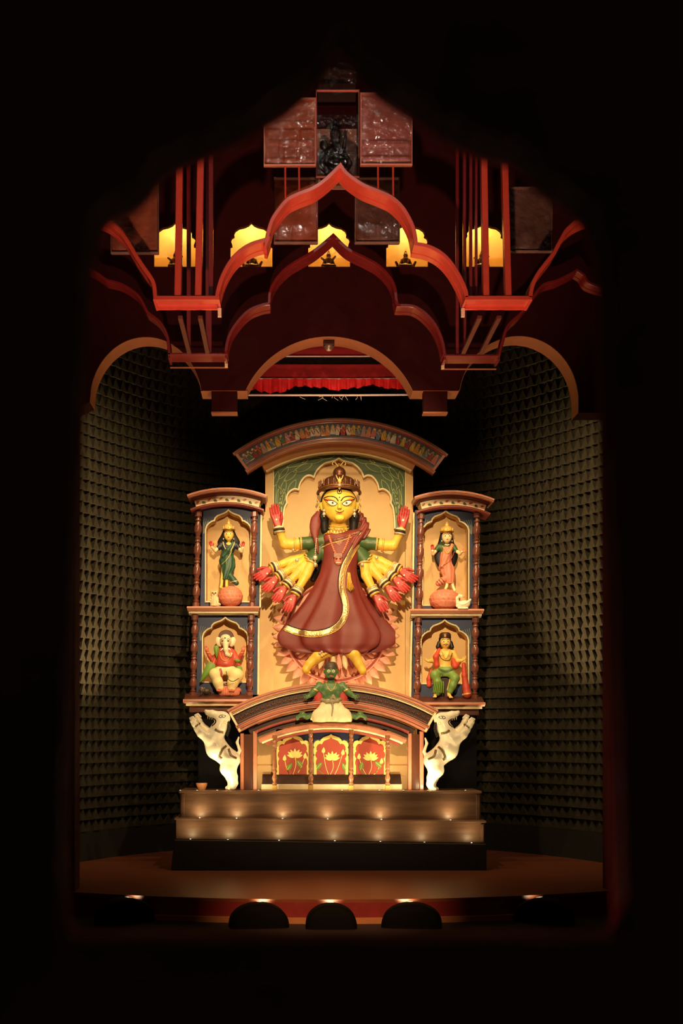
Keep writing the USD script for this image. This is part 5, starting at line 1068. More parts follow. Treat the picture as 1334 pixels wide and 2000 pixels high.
# necklaces, chains, pendant
mx = Sculpt(0.9); mx.prims = B.prims + SK.prims; mx.rgb = B.rgb + SK.rgb
class Both:
    def q(s, x, y): return np.fmax(B.q(x, y), SK.q(x, y))
BS = Both()
for k, (y, w, dp) in enumerate(((1029, 18, 5), (1034, 21, 7), (1040, 25, 9), (1046, 28, 10))):
    p_ = cr([(FX - w, y - dp * .4), (FX - w * .5, y + dp * .35), (FX, y + dp * .6), (FX + w * .5, y + dp * .35), (FX + w, y - dp * .4)], 8); t.add('necklace', beads(p_, B, 1.25, 2.3, 0.6), GILT, True)
for pth in ([(642, 1050), (646, 1064), (651, 1078), (655, 1088)], [(682, 1050), (677, 1064), (671, 1078), (665, 1088)]):
    t.add('chain', beads(cr(pth, 8), BS, 2.6, 4.0, 1.0), mat('coral_beads', (206, 120, 86), 0.35, var=0.3, scale=50, coat=0.3), True)
pq = float(SK.q(659, 1096)) + 1
P_ = Sculpt(0.6); P_.box((659, 1089, pq), (9, 5, 3), 1.5, (140, 84, 60), 1).ell((659.5, 1099, pq), (8, 10, 4.5), (190, 100, 76), 2).ell((656, 1096, pq + 4), (1.8, 1.4, 1.2), (30, 14, 12), .5).ell((663, 1096, pq + 4), (1.8, 1.4, 1.2), (30, 14, 12), .5).cone((655.5, 1103.5, pq + 3.5), (663.5, 1103.5, pq + 3.5), 1.0, 1.0, (240, 210, 180), .5)
for s in (-1, 1): t.add('finial_scroll', tube(cr([(662 + s * 1, 913, 4), (662 + s * 5, 907, 2), (662 + s * 10, 902, 2), (662 + s * 13, 906, 2), (662 + s * 11, 909, 2)], 5), 1.2, 6), GILT, True, crown)
put(t, 'pendant', P_.build(), PAINT, label='small mask shaped copper pendant')
t.add('chest_clasp', drape(Polygon([(650, 1060), (672, 1058), (661, 1071)]), SK, 0.8, 1.0, 1.4), COPPER, True)
for pts, r in (([(618, 1056), (616.5, 1066), (615.5, 1080), (615, 1093), (615, 1108)], 1.7),):
    z = 26; t.add('tassel_chain', join([ball((x, y, z), r) for x, y in shapely.get_coordinates(shapely.line_interpolate_point(LineString(pts), np.arange(0, 52, 3.4)))]), SILVER, True); t.add('tassel_medal', join([ball((615, 1093, z), (4.6, 5, 2.4), True), ball((615, 1106, z), (3.4, 4.4, 2.6), True)]), SILVER, True)
for k in range(7): t.add('tassel', tube(cr([(678 + k * .6, 1122, 34), (681 + (k - 3) * 1.4, 1142, 34), (683 + (k - 3) * 2.4, 1160 - abs(k - 3) * 2, 34)], 5), 1.0, 6), GOLD, True)
# bangles, armlets
def ringat(c, d, r, tb, m_, name='bangle'):
    d = np.asarray(d, float); d /= np.linalg.norm(d); a = np.cross(d, [0, 0, 1.0]); a /= np.linalg.norm(a); b = np.cross(d, a); th = np.linspace(0, 2 * np.pi, 22, endpoint=False)
    t.add(name, tube(np.asarray(c, float) + r * (np.cos(th)[:, None] * a + np.sin(th)[:, None] * b), tb, 7, True), m_, True)
for c, d in (((545.5, 1037, 15), (-.12, -1, 0)), ((780.5, 1041, 15), (.2, -1, 0))):
    for k, m_ in ((0, PALE), (1, DARK_BROWN), (2, SILVER)): ringat(np.add(c, np.multiply(d, -4.2 * k + 4)), d, 8.6 + k * .5, 2.1, m_)
for c, d in (((588, 1062, 4), (-1, .05, 0)), ((576, 1064, 5.5), (-1, .05, 0)), ((735, 1063, 4), (1, .1, 0)), ((747, 1065, 5.5), (1, .1, 0))): ringat(c, d, 12, 2.1, GILT, 'armlet')
for arms in (LOW, LOWR):
    for a, b, c in arms:
        d = np.subtract(c, b); d = d / np.linalg.norm(d)
        for k, m_ in ((-1, GILT), (0, SILVER), (1, PALE), (2, DARK_BROWN), (3, GILT)): ringat(np.add(c, d * (-10 + 3.8 * k)), d, 8.8 - .1 * k, 2.4, m_)
        ringat(np.add(a, np.subtract(b, a) * .12), np.subtract(b, a), 12.2, 1.9, GILT, 'armlet')
for x, y, q in ((573, 1075, 10), (580, 1097, 22), (706, 1106, 26), (734, 1092, 20)): t.add('armlet_jewel', ball((x, y, q), (3.4, 3.4, 2), True), SILVER, True)
# feet and sari pleats under the hem
for pth, m_ in (([(624, 1278), (634, 1271), (646, 1266), (660, 1264)], SILVER), ([(628, 1283), (640, 1276), (652, 1272), (664, 1270)], GILT)): t.add('anklet', beads(cr(pth, 6), B, 3.0, 4.4, 0.8), m_, True)
for k in range(10):
    x = 618 + 8.4 * k; a = (k - 4.5) * 7
    t.add('sari_pleat', petal3d((x + 0.0, 1270), 180 - a, 40, 10, 17 + (k % 2) * 3, 3, 1.5), PALE if k % 2 == 0 else LOTUS if k % 4 == 1 else MAROON_SILK, True)

# ------------------------------------------------------------------ the green kneeling demon on the canopy
YA = 14.68
t = Thing('demon_statue', 'green kneeling demon statue with spread arms on the canopy under the goddess', 'statue', (647, 1410), YA)
G = (84, 118, 72); S = Sculpt(0.6)
S.loft([(1333, 646, 12, 2, 8), (1340, 646, 24, 3, 11), (1350, 646, 22, 5, 12), (1360, 646.5, 17, 4, 11), (1372, 647, 17, 4, 11)], G, 2)
S.ell((639, 1346, 12), (9, 6, 5), G, 3).ell((654, 1346, 12), (9, 6, 5), G, 3)
S.cone((646, 1336, 2), (646, 1324, 4), 6.5, 6.5, G, 2).ell((646, 1311, 7), (12.5, 15, 12), G, 2).ell((646, 1318, 9), (10, 9, 10), G, 3).cone((646, 1308, 18), (646, 1314, 20.5), 1.4, 2, G, 2).ell((633.6, 1312, 4), (2.5, 4, 3), G, 1).ell((658.4, 1312, 4), (2.5, 4, 3), G, 1)
for s in (-1, 1):
    S.chain([(646 + s * 23, 1339, 3), (646 + s * 34, 1352, 7), (646 + s * 39, 1357, 12)], [7.5, 6, 5], G, 3)
    S.chain([(646 + s * 38, 1356, 12), (646 + s * 43, 1360, 20)], [5, 4.2], G, 2); S.hand((646 + s * 43, 1360, 20), (s * .55, .35, .8), (s * -.2, -.8, .6), 17, G, s, .5, .12)
    S.chain([(647 + s * 8, 1368, 4), (647 + s * 22, 1394, 8), (647 + s * 30, 1397, 4), (647 + s * 46, 1400, 2)], [9, 8, 6, 4.6], G, 2).chain([(647 + s * 48, 1401, 2), (647 + s * 56, 1395, 6), (647 + s * 66, 1401, 6)], [5, 5.4, 3.2], G, 2)
    for k in range(4): S.cone((647 + s * 64, 1398 + k * 2.2, 6), (647 + s * (69 - abs(k - 1) * .8), 1400 + k * 2.2, 7), 1.6, 1.2, G, .6)
S.build(); bd_ = put(t, 'body', S)
D = Sculpt(0.7); CR_ = (240, 220, 170)
def df(X, Y, Q, A): return 0.7 * np.sin(X * 0.55 + Y * 0.16) * np.clip((Y - 1374) / 14, 0, 1)
D.loft([(1366, 647, 17, 5, 12), (1376, 647, 22, 6, 15), (1388, 647, 30, 7, 18), (1400, 647, 38, 7, 19), (1407, 647.5, 40, 6, 18), (1410, 647.5, 38, 5, 16)], CR_, 2, df); D.ell((627, 1396, 14), (17, 13, 14), CR_, 5).ell((668, 1396, 14), (17, 13, 14), CR_, 5)
put(t, 'dhoti', D.build(), mat('cream_cloth', (240, 222, 176), 0.6, var=0.06))
W_ = Sculpt(0.6); W_.chain([(629, 1367, 10), (638, 1371, 18), (648, 1371, 20), (658, 1369, 18), (664, 1366, 10)], [3.4, 3.8, 4.2, 3.8, 3.2], (150, 140, 110), 2).chain([(646, 1366, 20), (650, 1360, 21), (654, 1366, 21)], [3, 3, 2.5], (150, 140, 110), 1).chain([(648, 1372, 21), (649, 1384, 24), (647, 1398, 27)], [2.4, 1.6, 1.2], (150, 140, 110), 1); put(t, 'sash', W_.build(), mat('grey_sash', (150, 138, 108), 0.5))
for s in (-1, 1): t.add('red_drape', petal3d((646 + s * 21, 1344), 180 - s * 6, 40, 20, 3, 3, .8), mat('crimson_drape', (186, 60, 52), 0.6), True)
K = Sculpt(0.6); K.loft([(1293, 646, 7, 5, 7), (1297, 646, 11.5, 6, 11), (1303, 646, 13.4, 6, 13), (1306, 646, 13.6, 6, 13.4)], (70, 60, 44), 1); put(t, 'cap', K.build(), mat('dark_cap', (74, 62, 46), 0.5))
for s in (-1, 1):
    t.add('eye_patch', drape(Point(646 + s * 4.7, 1311.5).buffer(3.6), S, 0.2, .8, .8), mat('pale_green_paint', (156, 170, 130), 0.5), True, bd_); t.add('eye', drape(affinity.scale(Point(646 + s * 4.7, 1311.5).buffer(2.4), 1.1, .62), S, 0.5, .6, .8), EYEW, True, bd_); t.add('pupil', drape(Point(646 + s * 4.4, 1311.5).buffer(1.0), S, 0.8, .5, .8), INK, True, bd_)
    t.add('eyebrow', drape(band(cr([(646 + s * 1.5, 1308.4), (646 + s * 5, 1306.8), (646 + s * 9, 1308.5)], 5), 1.0), S, .4, .7, .8), INK, True, bd_)
    t.add('armlet', drape(band([(646 + s * 25, 1350), (646 + s * 33, 1346)], 3), S, .8, .8, 1.4), GILT, True)
t.add('moustache', drape(band(cr([(640, 1319), (646, 1317.4), (652, 1319)], 5), 1.4), S, .4, .6, .8), INK, True, bd_); t.add('lip', drape(affinity.scale(Point(646, 1320.8).buffer(2.6), 1, .45), S, .4, .6, .8), LIP, True, bd_)
t.add('necklace', beads(cr([(636, 1334), (639, 1342), (646, 1350), (653, 1342), (656, 1334)], 6), S, 1.0, 1.9, .5), GILT, True)
t.add('beard', drape(affinity.scale(Point(646, 1326.5).buffer(7), 1, .4), S, .3, .9, 1), mat('dark_beard', (34, 38, 26), 0.6), True, bd_)

# ------------------------------------------------------------------ four small deities in the side niches
def crown_for(t, cx, y0, y1, w, q, material=GILT, spike=True):
    C = Sculpt(0.6); h = y1 - y0
    C.loft([(y0 + h * .45, cx, w * .62, q, w * .6), (y0 + h * .7, cx, w * .92, q, w * .9), (y1, cx, w, q, w)], (230, 180, 90), 1)
    if spike: C.ell((cx, y0 + h * .34, q), (w * .36, h * .2, w * .36), (230, 180, 90), 1.5).cone((cx, y0 + h * .25, q), (cx, y0, q), w * .22, .8, (230, 180, 90), 1.5)
    p = put(t, 'crown', C.build(), material)
    t.add('crown_band', tube([(cx + (w + .4) * math.sin(a), y1 - 1, q + (w + .4) * math.cos(a)) for a in np.linspace(0, 2 * np.pi, 26, endpoint=False)], 1.4, 6, True), GOLD, True, p)
    for k in range(5): a = -1.1 + .55 * k; t.add('crown_spike', lathe(cx + w * math.sin(a), q + w * math.cos(a), [(y1 - h * .42, .3), (y1 - h * .28, 1.3), (y1 - 2, 1.0)], 6), GILT, True, p)
def small_face(t, S, par, cx, y, w, ink=None):
    """eyes, brows, mouth and forehead mark draped on a small head; y is the eye line, w the half width of the face."""
    for s in (-1, 1):
        t.add('eye', drape(affinity.scale(Point(cx + s * w * .45, y).buffer(w * .24), 1.25, .6), S, .25, .5, .7), EYEW, True, par); t.add('pupil', drape(Point(cx + s * w * .43, y).buffer(w * .1), S, .5, .4, .7), INK, True, par)
        t.add('eyebrow', drape(band(cr([(cx + s * w * .14, y - w * .26), (cx + s * w * .45, y - w * .46), (cx + s * w * .78, y - w * .3)], 5), w * .085, 1), S, .3, .5, .7), INK, True, par)
    t.add('lip', drape(affinity.scale(Point(cx, y + w * .78).buffer(w * .2), 1.1, .4), S, .3, .5, .7), LIP, True, par)
    t.add('forehead_dot', drape(Point(cx, y - w * .5).buffer(w * .09), S, .35, .4, .7), LIP, True, par)
def lotus_ball(t, cx, cy, rx, ry, q0):
    n1, n2_ = 90, 48; th = np.linspace(0, 2 * np.pi, n1, endpoint=False); ph = np.linspace(0.02, np.pi - .02, n2_)
    T, Pp = np.meshgrid(th, ph, indexing='ij'); r = np.floor(Pp / np.pi * 7); loc = Pp / np.pi * 7 - r; u = (T / (2 * np.pi) * 16 + .5 * (r % 2)) % 1 - .5
    edge = np.abs(u) * 2; lim = .25 + .7 * np.sqrt(np.clip(1 - edge ** 2, 0, 1)); d = 1 + .05 * np.where(loc < lim, 1 - .5 * loc, 0) - .02 * (edge > .92)
    v = np.stack([cx + rx * d * np.sin(Pp) * np.sin(T), cy - ry * d * np.cos(Pp), q0 + rx * .9 * d * np.sin(Pp) * np.cos(T)], -1).reshape(-1, 3)
    i = (np.arange(n1) * n2_)[:, None]; j = ((np.arange(n1) + 1) % n1 * n2_)[:, None]; k = np.arange(n2_ - 1)[None]
    f = np.stack([i + k, j + k, j + k + 1, i + k + 1], -1).reshape(-1, 4)
    return t.add('lotus_ball', (v, f), mat('lotus_ball_paint', (222, 132, 104), 0.5, var=0.25, scale=22), True)
def drop_hair(t, cx, y0, y1, w, q, n='hair'):
    H = Sculpt(0.7); H.loft([(y0, cx, w * .45, q, 7), (y0 + (y1 - y0) * .3, cx, w * .66, q, 7), (y0 + (y1 - y0) * .7, cx, w, q, 6), (y1, cx, w * .7, q, 5)], (24, 18, 16), 2); return put(t, n, H.build(), HAIR)
# green-clad goddess, upper left
t = Thing('deity_statue', 'small goddess in a dark green sari on a pink ball, upper left niche', 'statue', (450, 1187), YT, group='small deities in the side niches')
SY = (246, 206, 96); DG = (44, 76, 52); DB = (40, 44, 58)
S = Sculpt(0.5); S.ell((447, 1045, 6), (9.6, 11, 9), SY, 1).ell((447, 1051, 8), (7, 7, 7), SY, 2.5).cone((447, 1046, 15), (447, 1050, 15.6), .8, 1.2, SY, 1.2).cone((447, 1053, 4), (447, 1063, 2), 3.8, 4.6, SY, 2)
S.loft([(1058, 446.5, 8, 1, 5), (1063, 446.5, 16, 2, 7), (1072, 446, 14, 3, 8.5), (1082, 445, 10, 2, 7)], DB, 2).ell((447, 1064, 6), (6, 4, 5), SY, 2)
S.chain([(432, 1064, 2), (427, 1071, 4)], [5, 4.6], DB, 2).chain([(426, 1071, 4), (421, 1077, 8), (415, 1071, 13)], [3.6, 3.2, 2.4], (250, 222, 170), 1).chain([(461, 1064, 2), (466, 1071, 4)], [5, 4.6], DB, 2).chain([(466, 1071, 4), (472, 1078, 8), (475, 1072, 13)], [3.6, 3.2, 2.4], (250, 222, 170), 1)
S.hand((415, 1070.5, 13), (-.35, -1, .1), (0, 0, 1), 13, (196, 52, 44), -1, .4, .12).hand((475, 1071, 13), (.1, -1, .1), (0, 0, 1), 13, (196, 52, 44), 1, .9, .1)
S.chain([(442, 1078, 2), (439, 1100, 4), (434, 1132, 8), (433, 1144, 10), (432, 1149, 15)], [5, 5, 3.2, 2.8, 2.6], SY, 1).chain([(447, 1078, 2), (446, 1100, 4), (443, 1132, 8), (443, 1145, 10), (444, 1150, 15)], [5, 5, 3.2, 2.8, 2.6], SY, 1); S.build(); bp = put(t, 'body', S); small_face(t, S, bp, 447, 1044.5, 9.4)
D = Sculpt(0.6)
def sf(X, Y, Q, A): return 0.35 * np.sin(A * 9 + Y * .12)
D.loft([(1074, 445, 11, 3, 9), (1084, 444, 11.5, 3, 9), (1096, 444, 15.5, 3, 10), (1108, 446, 13.5, 4, 10), (1120, 444, 11, 5, 9.5), (1133, 441, 8.5, 6, 8)], DG, 2, sf).chain([(448, 1122, 8), (456, 1134, 10), (462, 1140, 11)], [5, 6, 5], DG, 2).chain([(455, 1062, 5), (446, 1076, 11), (436, 1088, 11)], [4, 4, 3], DG, 3)
sp = put(t, 'sari', D.build(), mat('bottle_green_silk', (46, 82, 58), 0.45, var=0.12)); t.add('sari_edge', drape(band(cr([(459, 1062), (452, 1080), (444, 1094), (433, 1104)], 6), 1.0), D, .5, .8, 1), GILT, True, sp); t.add('sari_hem', drape(band([(450, 1139), (464, 1136)], 2), D, .6, .8, 1), SILVER, True, sp)
drop_hair(t, 446.5, 1032, 1070, 22, -5); crown_for(t, 447, 1016, 1037, 11, 6)
t.add('garland', beads(cr([(436, 1060), (439, 1070), (447, 1081), (455, 1070), (458, 1060)], 6), S, 1.3, 2.4, 1.0), PALE, True)
for s in (-1, 1): t.add('earring', ball((447 + s * 10, 1054, 8), (1.3, 2.2, 1.3)), SILVER, True)
lotus_ball(t, 451, 1166.5, 23, 20, 12)
t = Thing('owl_statue', 'small cream owl figurine beside the pink ball, upper left niche', 'figurine', (421, 1187), YT); S = Sculpt(0.5); c = (236, 206, 156)
S.loft([(1158, 420, 6, 26, 5), (1162, 420, 7, 26, 6), (1168, 420, 6.4, 26, 6), (1176, 420.5, 7.6, 26, 6), (1186.5, 420.5, 8.6, 26, 6)], c, 1).cone((415.6, 1160, 27), (414.6, 1155.5, 27), 2, .8, c, 1).cone((424.4, 1160, 27), (425.4, 1155.5, 27), 2, .8, c, 1).cone((420, 1163, 32), (420, 1165.5, 33), 1.2, .6, (150, 90, 40), .6).ell((427, 1183, 26), (6, 3, 4), c, 2); S.build(); op = put(t, 'body', S)
for s in (-1, 1): t.add('eye', drape(Point(420 + s * 2.7, 1161.5).buffer(1.3), S, .3, .4, .6), INK, True, op); t.add('wing', drape(Polygon(petal_outline((420 + s * 5, 1167), 180 - s * 8, 16, 5)), S, .4, .7, .8), PALE, True, op)
# orange-clad goddess, upper right
t = Thing('deity_statue', 'small goddess in an orange sari with long black hair, upper right niche', 'statue', (869, 1192), YT, group='small deities in the side niches')
S = Sculpt(0.5); SW = (250, 224, 168); GB = (60, 92, 50)
S.ell((872, 1049, 6), (9.8, 11, 9), SW, 1).ell((872, 1055, 8), (7, 7, 7), SW, 2.5).cone((872, 1050, 15), (872, 1054, 15.6), .8, 1.2, SW, 1.2).cone((872, 1057, 4), (871.5, 1067, 2), 3.8, 4.6, SW, 2)
S.loft([(1062, 871.5, 8, 1, 5), (1067, 871.5, 16, 2, 7), (1076, 871, 13, 3, 8.5), (1092, 871, 9.6, 2, 7)], GB, 2).ell((872, 1067, 6), (6, 4, 5), SW, 2)
S.chain([(857, 1068, 2), (852, 1075, 4)], [5, 4.4], GB, 2).chain([(852, 1075, 4), (845, 1083, 8), (843, 1078, 13)], [3.4, 3.2, 2.4], SW, 1).chain([(886, 1068, 2), (890, 1076, 4)], [5, 4.4], GB, 2).chain([(890, 1076, 4), (897, 1083, 10), (900, 1080, 15)], [3.4, 3.2, 2.4], SW, 1)
S.hand((843, 1077, 13), (-.05, -1, .1), (0, 0, 1), 13, (190, 56, 44), -1, .8, .1).hand((899, 1080, 15), (.9, -.25, .3), (0, -.5, 1), 12, (214, 130, 90), 1, .4, .1)
S.chain([(869, 1088, 2), (871, 1110, 4), (873, 1138, 8), (871, 1147, 11), (868, 1152, 16)], [5, 5, 3.2, 2.8, 2.6], SW, 1).chain([(873, 1088, 2), (877, 1110, 4), (882, 1138, 8), (884, 1148, 11), (886, 1155, 16)], [5, 5, 3.2, 2.8, 2.6], SW, 1); S.build(); bp = put(t, 'body', S); small_face(t, S, bp, 872, 1048.5, 9.6)
D = Sculpt(0.6); OR = (222, 130, 100)
D.loft([(1070, 872, 11, 4, 9), (1082, 871, 11, 4, 9.5), (1096, 870, 11, 4, 9.5), (1112, 872.5, 15, 4, 10), (1124, 875, 12.5, 5, 10), (1134, 877, 10, 6, 9), (1141, 877.5, 8.5, 6, 8)], OR, 2, sf).chain([(872, 1128, 8), (862, 1136, 11), (855, 1141, 12)], [5, 6.5, 5.5], OR, 2).chain([(882, 1066, 5), (876, 1080, 11), (862, 1108, 12)], [4, 3.5, 3], OR, 3)
sp = put(t, 'sari', D.build(), mat('orange_silk', (222, 134, 104), 0.5, var=0.1)); t.add('sari_edge', drape(band(cr([(888, 1070), (884, 1086), (876, 1098), (862, 1108), (858, 1116)], 6), 1.3), D, .5, .8, 1), ROSE, True, sp)
for k in range(3): t.add('sari_hem', drape(band([(851 + k * 4, 1137 - k * 3), (858 + k * 5, 1146 - k * 2.5)], 1.3), D, .6, .8, 1), MAROON_GLOSS, True, sp)
drop_hair(t, 872, 1036, 1106, 23, -6); crown_for(t, 872, 1020, 1041, 12, 6)
for w_, y in ((7, 1063), (9, 1067)): t.add('necklace', beads(cr([(872 - w_, y - 3), (872, y + 1), (872 + w_, y - 3)], 6), S, 1.0, 1.9, .6), BRONZE, True)
t.add('garland', beads(cr([(864, 1070), (868, 1078), (872, 1083), (877, 1078), (881, 1070)], 6), D, 1.4, 2.4, .8), GILT, True)
for s in (-1, 1): t.add('earring', ball((872 + s * 10, 1058, 8), (1.3, 2.2, 1.3)), SILVER, True)
lotus_ball(t, 867, 1172.5, 29, 20, 12)
t = Thing('swan_statue', 'small white swan figurine beside the pink ball, upper right niche', 'figurine', (900, 1192), YT); S = Sculpt(0.5); c = (250, 236, 200)
S.ell((900, 1184, 28), (14, 8, 7), c, 2, rotz(-8)).chain([(890, 1180, 30), (888, 1172, 31), (893, 1167, 32), (898, 1168, 33)], [4, 3, 2.8, 3.2], c, 2).cone((898, 1168, 33), (904, 1171, 34), 2, .7, (220, 140, 60), 1).cone((908, 1182, 27), (915, 1174, 26), 5, 2, c, 3); S.box((900, 1190.5, 28), (10, 1.6, 6), 1, c, 1); S.build(); sp = put(t, 'body', S)
t.add('wing', drape(Polygon(petal_outline((892, 1182), 78, 22, 9)), S, .8, .8, 1.0), mat('swan_white', (252, 242, 214), 0.4, var=0.03), True, sp); t.add('eye', ball((898.5, 1167, 36), .7), INK, True, sp)
# elephant-headed deity, lower left
t = Thing('deity_statue', 'seated elephant headed deity with red body and cream dhoti, lower left niche', 'statue', (443, 1360), YT, group='small deities in the side niches')
S = Sculpt(0.55); IV = (244, 222, 180); RB = (206, 84, 62)
S.ell((441, 1252, 10), (11, 12, 10), IV, 2).ell((441, 1246, 9), (9, 6, 8), IV, 3).chain([(441.5, 1260, 17), (442.5, 1271, 21), (444, 1279, 22), (450, 1282, 22), (453, 1278, 22)], [5.6, 4.6, 3.8, 3, 2.4], IV, 2).ell((428, 1254, 6), (6.5, 10, 2.4), IV, 1.5, rotz(-18)).ell((454, 1254, 6), (6.5, 10, 2.4), IV, 1.5, rotz(18)).cone((436, 1268, 17), (432, 1272, 20), 1.5, .8, (255, 250, 230), .6).cone((448, 1268, 17), (451, 1271, 20), 1.5, .8, (255, 250, 230), .6)
S.loft([(1266, 441, 12, 4, 8), (1274, 441, 18, 5, 10), (1286, 441, 17, 8, 13), (1298, 441, 18, 9, 15), (1306, 441, 17, 7, 13)], RB, 3)
S.chain([(426, 1275, 4), (418, 1295, 6)], [5.6, 5], RB, 2).chain([(418, 1296, 6), (410, 1282, 10), (405, 1272, 13)], [4.6, 3.8, 3.2], RB, 2).hand((405, 1273, 13), (-.3, -1, .1), (0, 0, 1), 12, (226, 120, 96), -1, .3, .12)
S.chain([(456, 1275, 4), (465, 1290, 6)], [5.6, 5], RB, 2).chain([(465, 1290, 6), (471, 1280, 10), (475, 1272, 13)], [4.6, 3.8, 3.2], RB, 2).hand((475, 1273, 13), (.35, -1, .1), (0, 0, 1), 12, (226, 120, 96), 1, .3, .12)
S.chain([(423, 1280, 6), (416, 1300, 12)], [4.6, 3.8], RB, 2).hand((416, 1299, 12), (.3, .9, .4), (0, -.2, 1), 11, RB, 1, .5, .1).chain([(458, 1280, 6), (464, 1296, 12)], [4.6, 3.8], RB, 2).hand((464, 1296, 12), (.6, .6, .4), (0, -.2, 1), 11, RB, -1, .5, .1)
for x, q in ((430, 22), (454, 22)):
    S.chain([(441 + (x - 441) * .6, 1302, 8), (441 + (x - 441) * 1.3, 1318, 17), (x, 1345, q)], [7, 6, 4], RB, 2)
    S.ell((x, 1347, q), (6, 3.6, 8), RB, 1.5)
    for k in range(4): S.cone((x - 4 + 2.6 * k, 1348, q + 5), (x - 4.6 + 2.9 * k, 1350, q + 9), 1.5, 1.2, (226, 120, 96), .5)
S.build(); bp = put(t, 'body', S)
for s in (-1, 1): t.add('eye', drape(affinity.scale(Point(441 + s * 5.6, 1253).buffer(1.8), 1.2, .6), S, .3, .5, .7), INK, True, bp); t.add('eyebrow', drape(band(cr([(441 + s * 3, 1250.5), (441 + s * 6, 1249), (441 + s * 9, 1251)], 5), .7), S, .3, .5, .7), INK, True, bp)
t.add('forehead_dot', drape(Point(440.5, 1247.5).buffer(1.4), S, .4, .4, .8), INK, True, bp)
D = Sculpt(0.6); CC = (244, 222, 160)
D.loft([(1302, 441, 17, 7, 13), (1310, 441, 20, 9, 14), (1318, 441, 20, 8, 13)], CC, 2).chain([(432, 1312, 12), (421, 1318, 20), (427, 1334, 22), (430, 1344, 22)], [10, 11, 9.5, 8], CC, 4).chain([(450, 1312, 12), (462, 1320, 20), (456, 1334, 22), (454, 1344, 22)], [11, 13.5, 10.5, 8.5], CC, 4); dp = put(t, 'dhoti', D.build(), mat('ivory_cloth', (246, 224, 160), 0.55, var=0.08))
t.add('dhoti_edge', drape(band(cr([(443, 1312), (446, 1326), (456, 1332), (468, 1326)], 6), 1.2), D, .6, .8, 1), GREEN, True, dp); t.add('dhoti_edge', drape(band(cr([(438, 1335), (446, 1338), (462, 1334)], 6), 1.0), D, .6, .8, 1), GILT, True, dp)
t.add('waist_cloth', petal3d((432, 1306), 186, 26, 10, 24, 3, .9), ROSE, True)
for c_, a_, l_, w_ in (((417, 1296), 214, 46, 18), ((423, 1262), 178, 26, 10), ((468, 1302), 182, 28, 13), ((458, 1290), 100, 13, 7)): t.add('green_scarf', petal3d(c_, a_, l_, w_, 18, 3, .45 if l_ > 25 else .9), LEAF_PAINT, True)
t.add('garland', beads(cr([(430, 1276), (434, 1288), (441, 1292), (448, 1288), (452, 1276)], 6), S, 1.1, 2.1, .7), GILT, True)
t.add('halo', bev(affinity.scale(Point(441, 1243).buffer(15, 24), 1, .9), -14, -8, 1), BROWN, label='dark round halo behind the head')
P2 = Sculpt(0.8); P2.ell((448, 1349, 8), (24, 10, 16), (222, 132, 104), 2); put(t, 'seat', P2.build(), mat('lotus_ball_paint', (0, 0, 0)))
for k in range(11): a = -80 + 16 * k; t.add('seat_petal', petal3d((448 + 17 * math.sin(math.radians(a)), 1359), 0, 17, 8, 14 + 9 * math.cos(math.radians(a)), 2.5, .6), mat('lotus_ball_paint', (0, 0, 0)), True)
for s in (-1, 1): t.add('bangle', drape(band([(441 + s * 33 - 4, 1276), (441 + s * 33 + 4, 1275)], 2), S, .6, .7, 1), GILT, True)
t = Thing('mouse_statue', 'small dark mouse figurine on the sill, lower left niche', 'figurine', (402, 1357), YT); S = Sculpt(0.5); c = (70, 50, 38); S.ell((404, 1351, 24), (9, 6, 6), c, 2).ell((395, 1350, 26), (5, 4.4, 4.4), c, 2).cone((392, 1351, 27), (389, 1353, 28), 2.4, 1, c, 1).ell((396, 1345.5, 26), (2.4, 2.6, 1), (150, 110, 80), .6).ell((400, 1346, 22), (2.2, 2.6, 1), (150, 110, 80), .6).chain([(412, 1353, 24), (416, 1350, 24), (415, 1344, 24)], [1.6, 1.1, .7], c, 1).cone((396, 1354, 29), (393, 1357, 30), 1.2, .8, c, .6); put(t, 'body', S.build()); t.add('eye', ball((392.5, 1349.4, 30), .8), INK, True)
# seated figure in a red shawl, lower right
t = Thing('deity_statue', 'seated bare chested deity with red shawl and green dhoti, lower right niche', 'statue', (866, 1366), YT, group='small deities in the side niches')
S = Sculpt(0.55); SK_ = (244, 198, 100)
S.ell((868.7, 1254, 8), (10, 12, 10), SK_, 1).ell((868.7, 1260, 10), (7.4, 7, 7.4), SK_, 2.5).cone((868.7, 1254, 17.4), (868.7, 1258.5, 18.4), .9, 1.4, SK_, 1.2).cone((868.7, 1262, 6), (868.7, 1272, 4), 4.4, 5, SK_, 2)
S.loft([(1268, 868.5, 9, 3, 6), (1273, 868.5, 18, 4, 8), (1284, 868.5, 15.5, 5, 9.5), (1296, 868.5, 12, 5, 8.5), (1308, 868.5, 12.5, 5, 9)], SK_, 2).ell((862, 1279, 11), (6, 4.4, 4), SK_, 2).ell((875, 1279, 11), (6, 4.4, 4), SK_, 2)
S.chain([(853, 1275, 4), (845, 1291, 6), (835, 1292, 14)], [5.4, 4.4, 3.2], SK_, 2).hand((835, 1292, 14), (-.9, -.3, .4), (0, -.8, .6), 13, SK_, -1, .7, .15).chain([(885, 1275, 4), (893, 1292, 6), (900, 1291, 14)], [5.4, 4.4, 3.2], SK_, 2).hand((900, 1291, 14), (.8, -.5, .4), (0, -.8, .6), 13, SK_, 1, .7, .15)
